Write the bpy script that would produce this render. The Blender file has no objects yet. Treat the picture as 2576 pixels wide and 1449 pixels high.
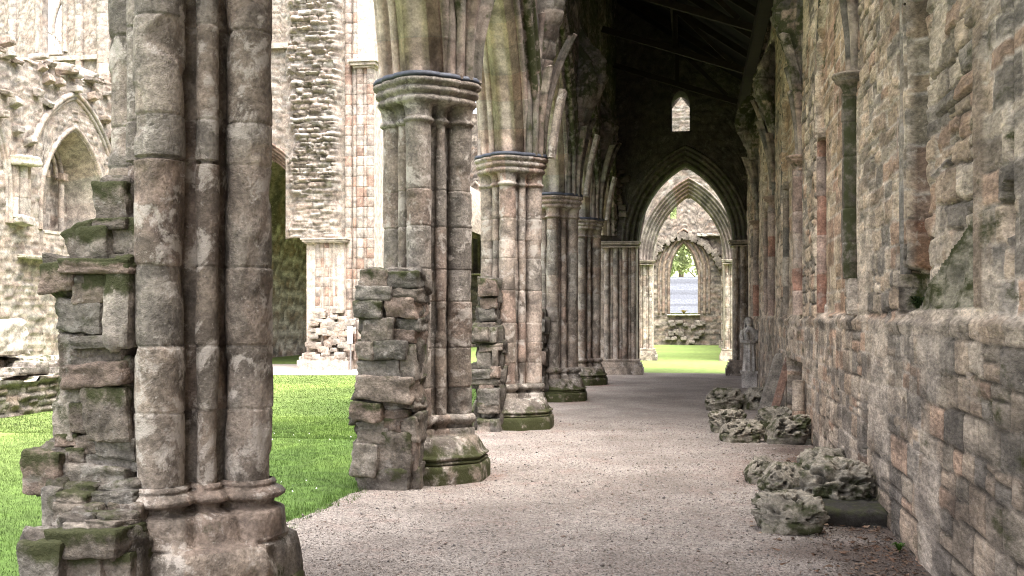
import bpy, math, random
import numpy as np

random.seed(5)
C = bpy.context.scene.collection
H_EYE, F_PX, YAW = 1.65, 2694.0, math.radians(9.63)
cs, sn = math.cos(YAW), math.sin(YAW)
PIER_X = -2.727
PIER_Y = [0.3, 5.5, 10.8, 16.0, 21.2, 26.4]
CAP_Z = 4.05
FACE_A, FACE_N = -2.27, -3.184      # aisle face and nave face of the arcade wall
END_Y = 31.6
ROOF_Y0 = -5.0

# ------------------------------------------------------------------ noise
def _h(ix, iy, iz, seed):
    x = (ix.astype(np.int64) * 374761393 + iy.astype(np.int64) * 668265263 + iz.astype(np.int64) * 2147483647 + seed * 144665) & 0xFFFFFFFF
    x = ((x ^ (x >> 13)) * 1274126177) & 0xFFFFFFFF
    x = ((x ^ (x >> 16)) * 2246822519) & 0xFFFFFFFF
    x = x ^ (x >> 15)
    return (x & 0xFFFFFF) / float(0x1000000)

def vn(x, y, z, seed=0):
    x, y, z = np.broadcast_arrays(np.asarray(x, float), np.asarray(y, float), np.asarray(z, float))
    xi, yi, zi = np.floor(x), np.floor(y), np.floor(z)
    fx, fy, fz = x - xi, y - yi, z - zi
    fx = fx * fx * (3 - 2 * fx); fy = fy * fy * (3 - 2 * fy); fz = fz * fz * (3 - 2 * fz)
    xi, yi, zi = xi.astype(np.int64), yi.astype(np.int64), zi.astype(np.int64)
    r = 0
    for dx in (0, 1):
        wx = fx if dx else 1 - fx
        for dy in (0, 1):
            wy = fy if dy else 1 - fy
            for dz in (0, 1):
                wz = fz if dz else 1 - fz
                r = r + wx * wy * wz * _h(xi + dx, yi + dy, zi + dz, seed)
    return r

def fbm(x, y, z, oct=4, seed=0, gain=.5):
    a, s, t = 1.0, 0, 0
    for o in range(oct):
        s = s + a * (vn(x, y, z, seed + o * 17) - .5); t += a
        a *= gain; x = np.asarray(x) * 2.03; y = np.asarray(y) * 2.03; z = np.asarray(z) * 2.03
    return s / t * 2        # about -1 .. 1

def sstep(a, b, x):
    t = np.clip((x - a) / (b - a), 0, 1)
    return t * t * (3 - 2 * t)

def h1(i, j, seed):
    i = np.asarray(i); j = np.asarray(j)
    i, j = np.broadcast_arrays(i, j)
    return _h(i.astype(np.int64), j.astype(np.int64), np.zeros_like(i, dtype=np.int64), seed)

# ------------------------------------------------------------------ palettes (stone albedo, linear)
PAL = {
 'pier':  np.array([[.19,.158,.131],[.17,.148,.127],[.215,.185,.156],[.195,.152,.124],[.218,.178,.144],[.18,.159,.137]]),
 'pierpink': np.array([[.27,.212,.172],[.23,.19,.158],[.30,.245,.205],[.26,.19,.152],[.28,.23,.188],[.22,.193,.166]]),
 'rubble':np.array([[.15,.124,.10],[.165,.13,.103],[.132,.118,.10],[.195,.168,.138],[.175,.128,.10],[.155,.138,.118]]),
 'aisle': np.array([[.30,.235,.18],[.24,.198,.158],[.155,.135,.115],[.335,.27,.21],[.295,.212,.16],[.26,.22,.176],[.365,.308,.25],[.18,.158,.135]]),
 'ashlar':np.array([[.36,.27,.19],[.33,.23,.165],[.39,.30,.22],[.36,.25,.19],[.40,.33,.25]]),
 'nave':  np.array([[.30,.252,.212],[.33,.288,.248],[.262,.215,.177],[.31,.248,.202],[.338,.303,.262],[.29,.224,.18],[.258,.23,.20]]),
 'navered':np.array([[.30,.228,.185],[.325,.272,.232],[.275,.175,.13],[.31,.245,.207],[.33,.284,.245]]),
 'dark':  np.array([[.055,.046,.036],[.045,.039,.031],[.065,.054,.043],[.055,.044,.033]]),  # end wall stone, lack of light put into its lowered colour
 'arch':  np.array([[.20,.16,.125],[.18,.145,.115],[.22,.18,.145],[.19,.14,.11],[.17,.15,.12]]),
 'red':   np.array([[.30,.145,.095],[.28,.19,.15],[.34,.25,.20],[.27,.20,.165],[.31,.24,.19]]),
}
def pick(pal, r1, r2, lo=.82, hi=1.18):
    p = PAL[pal]
    idx = np.minimum((r1 * len(p)).astype(int), len(p) - 1)
    return p[idx] * (lo + (hi - lo) * r2)[..., None]

# ------------------------------------------------------------------ mesh building
LOC = {}
class Acc:
    def __init__(self): self.V = []; self.Q = []; self.T = []; self.C = []; self.n = 0
    def raw(self, V, Q=None, T=None, col=(.3, .26, .22), moss=0.):
        V = np.asarray(V, float).reshape(-1, 3)
        c = np.zeros((len(V), 4)); col = np.asarray(col, float)
        c[:, :3] = col.reshape(-1, 3) if col.ndim > 1 else col
        c[:, 3] = np.asarray(moss).reshape(-1) if np.ndim(moss) else moss
        self.V.append(V); self.C.append(c)
        if Q is not None and len(Q): self.Q.append(np.asarray(Q, np.int64) + self.n)
        if T is not None and len(T): self.T.append(np.asarray(T, np.int64) + self.n)
        self.n += len(V)
    def grid(self, P, col=(.3, .26, .22), moss=0., wrap=False, mask=None):
        m, n = P.shape[:2]
        idx = np.arange(m * n).reshape(m, n)
        if wrap: idx = np.concatenate([idx, idx[:, :1]], 1)
        q = np.stack([idx[:-1, :-1], idx[:-1, 1:], idx[1:, 1:], idx[1:, :-1]], -1)
        if mask is not None: q = q[mask]
        col = np.asarray(col, float)
        if col.ndim > 1: col = col.reshape(-1, 3)
        self.raw(P.reshape(-1, 3), Q=q.reshape(-1, 4), col=col, moss=moss)
    def box(self, x0, x1, y0, y1, z0, z1, col=(.3, .26, .22)):
        v = [(x, y, z) for z in (z0, z1) for y in (y0, y1) for x in (x0, x1)]
        self.raw(v, Q=[(0, 2, 3, 1), (4, 5, 7, 6), (0, 1, 5, 4), (2, 6, 7, 3), (0, 4, 6, 2), (1, 3, 7, 5)], col=col)
    def tube(self, pts, r, n=10, col=(.3, .26, .22), cap=True):
        pts = np.asarray(pts, float); m = len(pts)
        r = np.broadcast_to(np.asarray(r, float), (m,))
        t = np.gradient(pts, axis=0); t /= np.linalg.norm(t, axis=1)[:, None]
        ref = np.array([0, 0, 1.]) if abs(t[0, 2]) < .8 else np.array([1., 0, 0])
        u = np.cross(t, ref); u /= np.linalg.norm(u, axis=1)[:, None]; w = np.cross(t, u)
        a = np.linspace(0, 2 * np.pi, n, endpoint=False)
        P = pts[:, None] + r[:, None, None] * (u[:, None] * np.cos(a)[None, :, None] + w[:, None] * np.sin(a)[None, :, None])
        self.grid(P, col=col, wrap=True)
        if cap:
            for k, row in ((0, P[0]), (-1, P[-1])):
                V = np.vstack([row, pts[k][None]])
                self.raw(V, T=[(i, (i + 1) % n, n) for i in range(n)], col=col)

def build(name, acc, mat, parent=None, base=None, smooth=True):
    V = np.concatenate(acc.V); Cc = np.concatenate(acc.C)
    if parent is not None: org = LOC[parent.name]
    else: org = np.asarray(base if base is not None else (0, 0, 0), float)
    me = bpy.data.meshes.new(name)
    Q = np.concatenate(acc.Q) if acc.Q else np.zeros((0, 4), np.int64)
    T = np.concatenate(acc.T) if acc.T else np.zeros((0, 3), np.int64)
    loops = np.concatenate([Q.ravel(), T.ravel()]).astype(np.int32)
    starts = np.concatenate([np.arange(len(Q)) * 4, len(Q) * 4 + np.arange(len(T)) * 3]).astype(np.int32)
    me.vertices.add(len(V)); me.vertices.foreach_set('co', (V - org).astype(np.float32).ravel())
    me.loops.add(len(loops)); me.loops.foreach_set('vertex_index', loops)
    me.polygons.add(len(starts)); me.polygons.foreach_set('loop_start', starts)
    me.update(calc_edges=True); me.validate()
    ca = me.color_attributes.new('col', 'FLOAT_COLOR', 'POINT')
    ca.data.foreach_set('color', Cc.astype(np.float32).ravel())
    me.polygons.foreach_set('use_smooth', np.full(len(me.polygons), smooth))
    me.materials.append(mat)
    o = bpy.data.objects.new(name, me); C.objects.link(o)
    if parent is not None: o.parent = parent; LOC[o.name] = org
    else: o.location = org; LOC[o.name] = org
    return o

def thing(name, label, cat, loc, group=None):
    o = bpy.data.objects.new(name, None); C.objects.link(o)
    o.empty_display_size = .2
    o.location = loc; LOC[o.name] = np.asarray(loc, float)
    o['label'] = label; o['category'] = cat
    if group: o['group'] = group
    return o
def tag(o, label, cat, group=None):
    o['label'] = label; o['category'] = cat
    if group: o['group'] = group
    return o
def kind(o, k): o['kind'] = k; return o

def gp(u, v):                       # ground point seen at (u, v) of the 2576-wide photograph
    zc = H_EYE * F_PX / (v - 800.); xc = (u - 1288) / F_PX * zc
    return xc * cs - zc * sn, xc * sn + zc * cs

# ------------------------------------------------------------------ materials
def nd(nt, t, **kw):
    n = nt.nodes.new(t)
    for k, v in kw.items(): setattr(n, k, v)
    return n
def mixc(nt, fac, a, b, mode='MIX'):
    m = nd(nt, 'ShaderNodeMix', data_type='RGBA', blend_type=mode)
    for s, v in ((0, fac), (6, a), (7, b)):
        if hasattr(v, 'is_linked'): nt.links.new(v, m.inputs[s])
        elif s == 0: m.inputs[0].default_value = v
        else: m.inputs[s].default_value = (*v, 1) if len(v) == 3 else v
    return m.outputs[2]
def ramp(nt, src, a, b, lo=0., hi=1.):
    m = nd(nt, 'ShaderNodeMapRange', clamp=True, interpolation_type='SMOOTHSTEP')
    nt.links.new(src, m.inputs[0]); m.inputs[1].default_value = a; m.inputs[2].default_value = b
    m.inputs[3].default_value = lo; m.inputs[4].default_value = hi
    return m.outputs[0]
def mul(nt, a, b, op='MULTIPLY'):
    m = nd(nt, 'ShaderNodeMath', operation=op)
    for i, v in enumerate((a, b)):
        if hasattr(v, 'is_linked'): nt.links.new(v, m.inputs[i])
        else: m.inputs[i].default_value = v
    return m.outputs[0]
def noise(nt, vec, scale, detail=4, rough=.55, dist=0., off=0.):
    n = nd(nt, 'ShaderNodeTexNoise'); n.inputs['Scale'].default_value = scale
    n.inputs['Detail'].default_value = detail; n.inputs['Roughness'].default_value = rough
    n.inputs['Distortion'].default_value = dist
    if off:
        a = nd(nt, 'ShaderNodeVectorMath', operation='ADD'); a.inputs[1].default_value = (off, off * 1.7, off * .6)
        nt.links.new(vec, a.inputs[0]); vec = a.outputs[0]
    nt.links.new(vec, n.inputs['Vector'])
    return n.outputs['Fac']

def base_mat(name):
    m = bpy.data.materials.new(name); m.use_nodes = True
    nt = m.node_tree; b = nt.nodes['Principled BSDF']
    b.inputs['Roughness'].default_value = .92
    b.inputs['Specular IOR Level'].default_value = .18
    g = nd(nt, 'ShaderNodeNewGeometry')
    return m, nt, b, g.outputs['Position']

def stone_mat(name, lichen=.45, stain=.5, moss=.6, bump=.012, lich_col=(.46, .43, .39), sat=.86, gain=1.0, fine=1.0, lo2=.6, hi2=1.38, stretch=None, lthr=.57):
    m, nt, b, pos = base_mat(name)
    if stretch:
        vm_ = nd(nt, 'ShaderNodeVectorMath', operation='MULTIPLY'); vm_.inputs[1].default_value = stretch; nt.links.new(pos, vm_.inputs[0]); pos = vm_.outputs[0]
    at = nd(nt, 'ShaderNodeAttribute', attribute_name='col')
    c = at.outputs['Color']
    n1 = noise(nt, pos, 5.5, 6, .62)
    n2 = noise(nt, pos, 38 * fine, 5, .65, off=3.1)
    c = mixc(nt, 1., c, mixc(nt, ramp(nt, n1, .25, .75), (.50, .50, .51), (1.46, 1.44, 1.42)), 'MULTIPLY')
    c = mixc(nt, 1., c, mixc(nt, ramp(nt, n2, .25, .75), (lo2,) * 3, (hi2,) * 3), 'MULTIPLY')
    # dark weather crust in patches
    n3 = noise(nt, pos, 1.9, 5, .6, .6, off=7.7)
    c = mixc(nt, mul(nt, ramp(nt, n3, .50, .68), stain), c, (.070, .058, .047))
    # pale lichen: big blotches and fine specks
    n4 = noise(nt, pos, 4.3, 6, .7, .4, off=11.3)
    n5 = noise(nt, pos, 26 * fine, 4, .7, off=17.)
    sp = mul(nt, ramp(nt, n5, .58, .70), ramp(nt, n4, .38, .60))
    bl = mul(nt, ramp(nt, n4, lthr, lthr + .08), .8)
    c = mixc(nt, mul(nt, mul(nt, sp, bl, 'MAXIMUM'), lichen), c, lich_col)
    # moss where the stone carries it
    n6 = noise(nt, pos, 7, 5, .65, off=23.)
    mo = mul(nt, at.outputs['Alpha'], moss)
    mo = ramp(nt, mul(nt, mo, mul(nt, mul(nt, n6, .5, 'SUBTRACT'), 1.3), 'ADD'), .15, .44)
    c = mixc(nt, mo, c, (.045, .048, .018))
    if gain != 1: c = mixc(nt, 1., c, (gain,) * 3, 'MULTIPLY')
    hs = nd(nt, 'ShaderNodeHueSaturation'); hs.inputs['Saturation'].default_value = sat
    nt.links.new(c, hs.inputs['Color'])
    nt.links.new(hs.outputs[0], b.inputs['Base Color'])
    bp = nd(nt, 'ShaderNodeBump'); bp.inputs['Strength'].default_value = .9; bp.inputs['Distance'].default_value = bump
    hgt = mul(nt, mul(nt, n1, 1.4), mul(nt, n2, .8), 'ADD')
    hgt = mul(nt, hgt, mul(nt, noise(nt, pos, 120 * fine, 3, .6), .35), 'ADD')
    nt.links.new(hgt, bp.inputs['Height']); nt.links.new(bp.outputs[0], b.inputs['Normal'])
    return m

def plain_mat(name, col, rough=.8, var=.25, scale=12, bump=.004, spec=.2):
    m, nt, b, pos = base_mat(name)
    b.inputs['Roughness'].default_value = rough; b.inputs['Specular IOR Level'].default_value = spec
    n = noise(nt, pos, scale, 6, .65)
    k = np.array(col)
    c = mixc(nt, ramp(nt, n, .25, .75), tuple(k * (1 - var)), tuple(np.minimum(k * (1 + var), 1)))
    nt.links.new(c, b.inputs['Base Color'])
    bp = nd(nt, 'ShaderNodeBump'); bp.inputs['Strength'].default_value = .7; bp.inputs['Distance'].default_value = bump
    nt.links.new(n, bp.inputs['Height']); nt.links.new(bp.outputs[0], b.inputs['Normal'])
    return m

def attr_mat(name, rough=.8, var=.3, scale=9., trans=0.):
    m, nt, b, pos = base_mat(name)
    b.inputs['Roughness'].default_value = rough
    at = nd(nt, 'ShaderNodeAttribute', attribute_name='col')
    n = noise(nt, pos, scale, 4, .6)
    c = mixc(nt, 1., at.outputs['Color'], mixc(nt, ramp(nt, n, .25, .75), (1 - var,) * 3, (1 + var,) * 3), 'MULTIPLY')
    nt.links.new(c, b.inputs['Base Color'])
    if trans:
        t = nd(nt, 'ShaderNodeBsdfTranslucent'); nt.links.new(c, t.inputs['Color'])
        mx = nd(nt, 'ShaderNodeMixShader'); mx.inputs[0].default_value = trans
        out = nt.nodes['Material Output']
        nt.links.new(b.outputs[0], mx.inputs[1]); nt.links.new(t.outputs[0], mx.inputs[2]); nt.links.new(mx.outputs[0], out.inputs[0])
    return m

M_PIER = stone_mat('weathered_pier_stone', lichen=.9, stain=.8, moss=.7, bump=.016, lich_col=(.44, .395, .35), sat=.95, lthr=.53)
M_RUB = stone_mat('rough_rubble_stone', lichen=.34, stain=.6, moss=.75, bump=.02)
M_AISLE = stone_mat('aisle_wall_stone', lichen=.42, stain=.30, moss=.5, bump=.02, lich_col=(.54, .47, .395), lo2=.60, hi2=1.42, sat=1.08, stretch=(1., .38, 1.15))
M_ARCH = stone_mat('arch_stone', lichen=.16, stain=.4, moss=.8, lo2=.75, hi2=1.25)
M_NAVE = stone_mat('pale_nave_stone', lichen=.25, stain=.12, moss=.3, lich_col=(.56, .50, .44), bump=.01)
M_DARK = stone_mat('shaded_end_wall_stone', lichen=.12, stain=.5, moss=.4)
M_SHAFT = stone_mat('wall_shaft_stone', lichen=.3, stain=.3, moss=.9, bump=.006)
M_CARVE = stone_mat('carved_boss_stone', lichen=.25, stain=.25, moss=.6, bump=.012, lich_col=(.34, .32, .25))
M_STATUE = stone_mat('statue_stone', lichen=.3, stain=.25, moss=.2, bump=.004)
M_LEAD = plain_mat('lead_flashing', (.04, .045, .062), .65, .35, 20, .003, .5)
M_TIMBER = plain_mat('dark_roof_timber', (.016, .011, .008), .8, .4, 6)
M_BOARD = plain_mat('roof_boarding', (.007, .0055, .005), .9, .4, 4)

# ------------------------------------------------------------------ stone coursing on a wall plane
class Course:
    def __init__(self, seed, rh=(.12, .26), rw=(.22, .6), zmax=24., warp=.03, jit=.35):
        r = np.random.default_rng(seed); e = [-1.0]
        while e[-1] < zmax: e.append(e[-1] + r.uniform(*rh))
        self.e = np.array(e); self.w = r.uniform(rw[0], rw[1], len(e)); self.off = r.uniform(0, 50, len(e))
        self.seed, self.warp, self.jit = seed, warp, jit
    def __call__(self, u, z):
        s = self.seed
        if self.warp:
            zz = z + self.warp * fbm(u * 1.6, z * 2.2, 0., 3, s); uu = u + self.warp * 1.3 * fbm(u * 1.9, z * 1.9, 5., 3, s + 5)
        else: zz, uu = z, u
        r = np.clip(np.searchsorted(self.e, zz) - 1, 0, len(self.e) - 2)
        z0, z1 = self.e[r], self.e[r + 1]
        w = self.w[r]; t = uu / w + self.off[r]; c = np.floor(t)
        J = self.jit
        e0 = c + J * (h1(r, c, s) - .5); e1 = c + 1 + J * (h1(r, c + 1, s) - .5)
        c = np.where(t < e0, c - 1, np.where(t > e1, c + 1, c))
        e0 = c + J * (h1(r, c, s) - .5); e1 = c + 1 + J * (h1(r, c + 1, s) - .5)
        sp = h1(r, c, s + 9); split = sp < .28
        zm = z0 + (z1 - z0) * (.35 + .3 * h1(r, c, s + 11))
        up = split & (zz > zm)
        a0 = np.where(up, zm, z0); a1 = np.where(split & ~up, zm, z1)
        d = np.minimum(np.minimum(t - e0, e1 - t) * w, np.minimum(zz - a0, a1 - zz))
        cc = c * 2 + up
        return d, h1(r, cc, s + 21), h1(r, cc, s + 22), h1(r, cc, s + 23)

def stone_surface(u, z, course, pal, seed, joint=.012, bev=.03, amp=.03, rough=.012, mortar=(.40, .36, .31), plaster=0., plcol=(.44, .39, .34), lo=.75, hi=1.2, mdepth=0., vmort=False):
    d, r1, r2, r3 = course(u, z)
    col = pick(pal, r1, r2, lo, hi)
    if vmort:
        v_ = sstep(-.12, .22, fbm(u * .9, z * .9, 6., 4, seed + 90))[..., None]; mortar = np.asarray(mortar) * v_ + np.array([.085, .07, .056]) * (1 - v_)
        mdepth = .010 * (1 - v_[..., 0])
    m = sstep(joint * .35, joint * 1.2, d)
    hgt = sstep(0, bev, d) * amp * (.25 + .75 * r3) + rough * fbm(u * 6, z * 6, 1., 4, seed + 3) - mdepth * (1 - m)
    col = col * m[..., None] + np.asarray(mortar) * (1 - m[..., None])
    if plaster:
        pn = fbm(u * 1.1, z * 1.1, 3., 5, seed + 41, .6)
        p = sstep(.30 - plaster, .52 - plaster, pn) * .85
        col = col * (1 - p[..., None]) + np.asarray(plcol) * p[..., None]
        hgt = hgt * (1 - .75 * p) + p * amp * .6
    return hgt, col

# ------------------------------------------------------------------ pointed arches
def arch_R(s, rise): return (rise * rise + s * s) / (2 * s)
def arch_z(x, s, R, d=0.):
    x = np.abs(x); e = R - s
    return np.sqrt(np.maximum((R + d) ** 2 - (x + e) ** 2, 0))

def arch_sweep(acc, prof, s, R, O, U, N, nseg=36, leg=0., pal='arch', seed=0, vous=.42, nz=.006, moss=None, both=True, mod=(.85, 1.15), joints=False, shade=None, z0=0.):
    """prof: (n, d): n along N, d outward from the intrados. O: point midway between springings."""
    prof = np.asarray(prof, float); O = np.asarray(O, float); U = np.asarray(U, float); N = np.asarray(N, float)
    e = R - s; k = len(prof)
    for side in ((-1, 1) if both is True else (both,)):
        th1 = np.arccos(np.clip(e / (R + prof[:, 1]), -1, 1))
        t = np.linspace(0, 1, nseg + 1)
        if joints:
            tj = np.arange(1, int(R * th1.mean() / vous) + 1) * vous / (R * th1.mean()); e_ = .005 / (R * th1.mean())
            t = np.unique(np.concatenate([t, tj - 2 * e_, tj - e_ * .8, tj + e_ * .8, tj + 2 * e_])); t = t[(t >= 0) & (t <= 1)]
        th0 = np.arcsin(np.clip(z0 / (R + prof[:, 1]), 0, 1)); th = th0[None] + t[:, None] * (th1 - th0)[None]
        x = e - (R + prof[None, :, 1]) * np.cos(th); z = (R + prof[None, :, 1]) * np.sin(th)
        L = t * R * th1.mean()
        if leg > 0:
            nl = max(2, int(leg / .12)); zl = np.linspace(-leg, 0, nl, endpoint=False)
            x = np.concatenate([np.broadcast_to(-s - prof[None, :, 1], (nl, k)), x]); z = np.concatenate([np.broadcast_to(zl[:, None], (nl, k)), z])
            L = np.concatenate([zl, L])
        v = np.floor(L / vous); fr = np.abs(L / vous - np.round(L / vous)) * vous
        r1, r2 = h1(v, np.full_like(v, side), seed), h1(v, np.full_like(v, side), seed + 1)
        col = np.repeat(pick(pal, r1, r2, *mod)[:, None], k, 1)
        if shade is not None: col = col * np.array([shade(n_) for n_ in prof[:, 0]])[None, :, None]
        if joints:
            jm = (fr < .0055)[:, None, None] * .75; col = col * (1 - jm) + np.array([.36, .31, .265]) * jm
        xw = x if side < 0 else -x
        P = O + xw[..., None] * U + z[..., None] * np.array([0, 0, 1.]) + prof[None, :, 0, None] * N
        dn = nz * fbm(P[..., 0] * 5, P[..., 1] * 5, P[..., 2] * 5, 4, seed)
        P = P + dn[..., None] * (N * .6) + dn[..., None] * np.array([0, 0, .5]) + dn[..., None] * U * (.7 if side < 0 else -.7)
        mo = 0. if moss is None else moss(P).ravel()
        acc.grid(P, col=col, moss=mo)

def roll(cn, cd, r, a0, a1, n=6):
    a = np.radians(np.linspace(a0, a1, n))
    return [(cn + r * math.cos(t), cd + r * math.sin(t)) for t in a]

def mirror(p): return p + [(-n, d) for n, d in reversed(p)]

# ------------------------------------------------------------------ camera, light, sky
scn = bpy.context.scene
cam = bpy.data.cameras.new('camera'); co = bpy.data.objects.new('camera', cam); C.objects.link(co)
cam.sensor_width = 36; cam.lens = 36 * F_PX / 2576; cam.shift_y = 76 / 2576
cam.clip_start = .05; cam.clip_end = 2000
co.location = (0, 0, H_EYE); co.rotation_euler = (math.pi / 2, 0, YAW)
scn.camera = co
w = bpy.data.worlds.new('World'); scn.world = w; w.use_nodes = True
wt = w.node_tree; sky = wt.nodes.new('ShaderNodeTexSky'); sky.sky_type = 'NISHITA'; sky.sun_disc = False
SUN = np.array([.20, -.25, .94]); SUN /= np.linalg.norm(SUN)
el = math.asin(SUN[2]); az = math.atan2(SUN[0], SUN[1])
sky.sun_elevation = el; sky.sun_rotation = az; sky.dust_density = 6.0; sky.air_density = .6; sky.ozone_density = 0.
bg = wt.nodes['Background']; bg.inputs[1].default_value = .15
hsv = wt.nodes.new('ShaderNodeHueSaturation'); hsv.inputs['Saturation'].default_value = .45     # hazy white overcast
wt.links.new(sky.outputs[0], hsv.inputs['Color']); wt.links.new(hsv.outputs[0], bg.inputs[0])
sl = bpy.data.lights.new('sun', 'SUN'); sl.energy = 1.5; sl.angle = math.radians(70); sl.color = (1, .955, .90)
so = bpy.data.objects.new('sun', sl); C.objects.link(so); so.location = (10, -20, 40)
from mathutils import Vector
so.rotation_euler = Vector(SUN).to_track_quat('Z', 'Y').to_euler()
scn.view_settings.view_transform = 'Standard'; scn.view_settings.look = 'None'; scn.view_settings.exposure = 2.82
scn.cycles.use_denoising = True; scn.cycles.denoising_prefilter = 'NONE'; scn.cycles.filter_width = 1.15
scn.cycles.max_bounces = 8; scn.cycles.diffuse_bounces = 5; scn.cycles.sample_clamp_indirect = 6

# ================================================================== ARCADE PIERS
R_BIG, r_big, R_SM, r_sm = .342, .125, .275, .058
SHAFTS = [(k * 90., R_BIG, r_big) for k in range(4)] + [(45 + k * 90., R_SM, r_sm) for k in range(4)]

def lobed(phi, grow=0., core=.245):
    r = np.full_like(phi, core + grow)
    for a, Rk, rk in SHAFTS:
        dl = phi - math.radians(a); rr = rk + grow
        s2 = rr ** 2 - (Rk * np.sin(dl)) ** 2
        ok = (s2 > 0) & (np.cos(dl) > 0)
        r = np.maximum(r, np.where(ok, Rk * np.cos(dl) + np.sqrt(np.maximum(s2, 0)), 0))
    return r
def octo(phi, a):
    q = np.mod(phi + math.pi / 8, math.pi / 4) - math.pi / 8
    return a / np.cos(q)

def drum_levels(rng, z0, z1, extra=()):
    zs = [z0]
    while zs[-1] < z1 - .25: zs.append(zs[-1] + rng.uniform(.24, .52))
    zs[-1] = z1
    zs = [z for z in zs if all(abs(z - e) > .12 for e in extra)] + list(extra)
    return np.array(sorted(zs))

def shaft(acc, cx, cy, r, z0, z1, joints, dz, na, seed, pal, amp=.010, deep=None, jd=.006):
    nz = max(4, int((z1 - z0) / dz)); z = np.linspace(z0, z1, nz)
    # put extra rings round the joints so that they read as tight lines
    jz = np.concatenate([j + np.array([-.016, -.006, .006, .016]) for j in joints if z0 + .03 < j < z1 - .03] or [np.zeros(0)])
    z = np.unique(np.concatenate([z, jz]))
    a = np.linspace(0, 2 * np.pi, na, endpoint=False)
    Z, A = np.meshgrid(z, a, indexing='ij')
    k = np.searchsorted(joints, z)
    r1, r2, r3 = h1(k, k * 0 + seed, 3), h1(k, k * 0 + seed, 4), h1(k, k * 0 + seed, 5)
    dj = np.abs(z[:, None] - np.asarray(joints)[None]).min(1)
    g = jd * (1 - sstep(.003, .009, dj))
    if deep is not None:
        for dzv, dd, hw in deep: g = np.maximum(g, dd * (1 - sstep(hw * .5, hw, np.abs(z - dzv))))
    X0 = cx + r * np.cos(A); Y0 = cy + r * np.sin(A)
    n_ = fbm(X0 * 5, Y0 * 5, Z * 4, 5, seed); big = fbm(X0 * 2.2, Y0 * 2.2, Z * 1.3, 3, seed + 7)
    chip = sstep(.22, .34, fbm(X0 * 3.5, Y0 * 3.5, Z * 2.6 + seed, 4, seed + 31))
    edge = np.exp(-(dj / .022) ** 2)[:, None] * sstep(0.05, .5, fbm(X0 * 9, Y0 * 9, Z * 2, 3, seed + 13)) * .008
    rr = r - g[:, None] + amp * n_ + amp * .8 * big - chip * amp * 1.5 - edge + (r3[:, None] - .5) * .006
    ox = (h1(k, k * 0 + seed, 8) - .5) * .008; oy = (h1(k, k * 0 + seed, 9) - .5) * .008
    P = np.stack([cx + ox[:, None] + rr * np.cos(A), cy + oy[:, None] + rr * np.sin(A), Z], -1)
    col = np.repeat(pick(pal, r1, r2)[:, None], na, 1)
    fresh = .18 * chip[..., None]
    col = col * (1 - fresh) + np.array([.30, .21, .16]) * fresh
    jm = (1 - sstep(.002, .007, dj))[:, None, None] * (.5 * sstep(-.2, .3, fbm(X0 * 6, Y0 * 6, Z * 2, 2, seed + 15)))[..., None]
    col = col * (1 - jm) + np.array([.34, .30, .26]) * jm
    acc.grid(P, col=col, wrap=True, moss=np.broadcast_to((sstep(.5, .9, .55 * (1 - sstep(.6, 1.3, Z)))), Z.shape).ravel())

def rstone(acc, c, half, seed, col, n=8, rot=0., moss=0., amp=.13, pw=14.):
    """one rough quarry stone: a rounded, chipped block"""
    t = np.linspace(-1, 1, n + 1); c = np.asarray(c, float); half = np.asarray(half, float)
    A, B = np.meshgrid(t, t, indexing='ij'); o = np.ones_like(A)
    hm = half.min(); rs = np.random.default_rng(seed); off = rs.uniform(0, 90, 3); sh = rs.uniform(-.10, .10, 4)
    ca, sa = math.cos(rot), math.sin(rot)
    for ax in range(3):
        for sg in (-1, 1):
            p = [None] * 3; p[ax] = o * sg; p[(ax + 1) % 3] = A; p[(ax + 2) % 3] = B * sg
            p = np.stack(p, -1)
            L = (np.abs(p) ** pw).sum(-1) ** (1 / pw); q = p / L[..., None]
            d = 1 + amp * fbm(q[..., 0] * 1.3 + off[0], q[..., 1] * 1.3 + off[1], q[..., 2] * 1.3 + off[2], 4)
            w = q * d[..., None] * half * 1.06
            w[..., 0] += sh[0] * w[..., 2] + sh[1] * w[..., 1]; w[..., 2] += sh[2] * w[..., 0] + sh[3] * w[..., 1]
            w = w + (hm * .17 * fbm(w[..., 0] * 14 + off[0], w[..., 1] * 16 + off[1], w[..., 2] * 16, 4))[..., None] * q
            x = w[..., 0] * ca - w[..., 2] * sa; z = w[..., 0] * sa + w[..., 2] * ca
            P = np.stack([x, w[..., 1], z], -1) + c
            mz = moss * np.clip(.35 + q[..., 2] * .7, 0, 1)
            acc.grid(P, col=col, moss=mz.ravel())

# photographed outlines of the stones of the first two broken wall stubs (u0, u1, v0, v1, bulge)
STUB1 = [(235,315,462,552,.0),(245,325,550,572,.05),(168,245,566,652,.0),(212,285,582,655,.06),(285,352,556,642,.02),
 (170,352,655,686,.10),(108,192,662,728,.02),(198,290,690,756,.05),(150,262,765,836,.02),(252,296,788,842,.0),(243,292,755,781,.03),
 (288,348,660,868,.14),(150,212,840,946,.0),(196,302,845,868,.08),(214,318,870,908,.03),(174,330,909,962,.09),(153,214,950,1012,.0),
 (214,262,962,1012,-.03),(226,336,974,1098,.10),(138,184,1010,1096,.0),(181,238,1022,1086,.05),(140,194,1096,1122,.0),(194,262,1096,1136,.03),
 (252,352,1100,1146,.08),(166,214,1126,1166,.03),(210,354,1146,1178,.02),(78,168,1140,1236,.10),(164,338,1177,1241,.08),(106,148,1235,1362,-.02),
 (146,224,1240,1264,.0),(218,332,1238,1264,-.02),(150,264,1264,1316,.05),(272,356,1264,1323,.03),(158,224,1315,1338,.0),(224,302,1317,1341,.02),
 (134,314,1334,1396,.05),(58,164,1366,1480,.06),(158,254,1392,1480,.0),(250,330,1395,1480,.0)]
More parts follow.
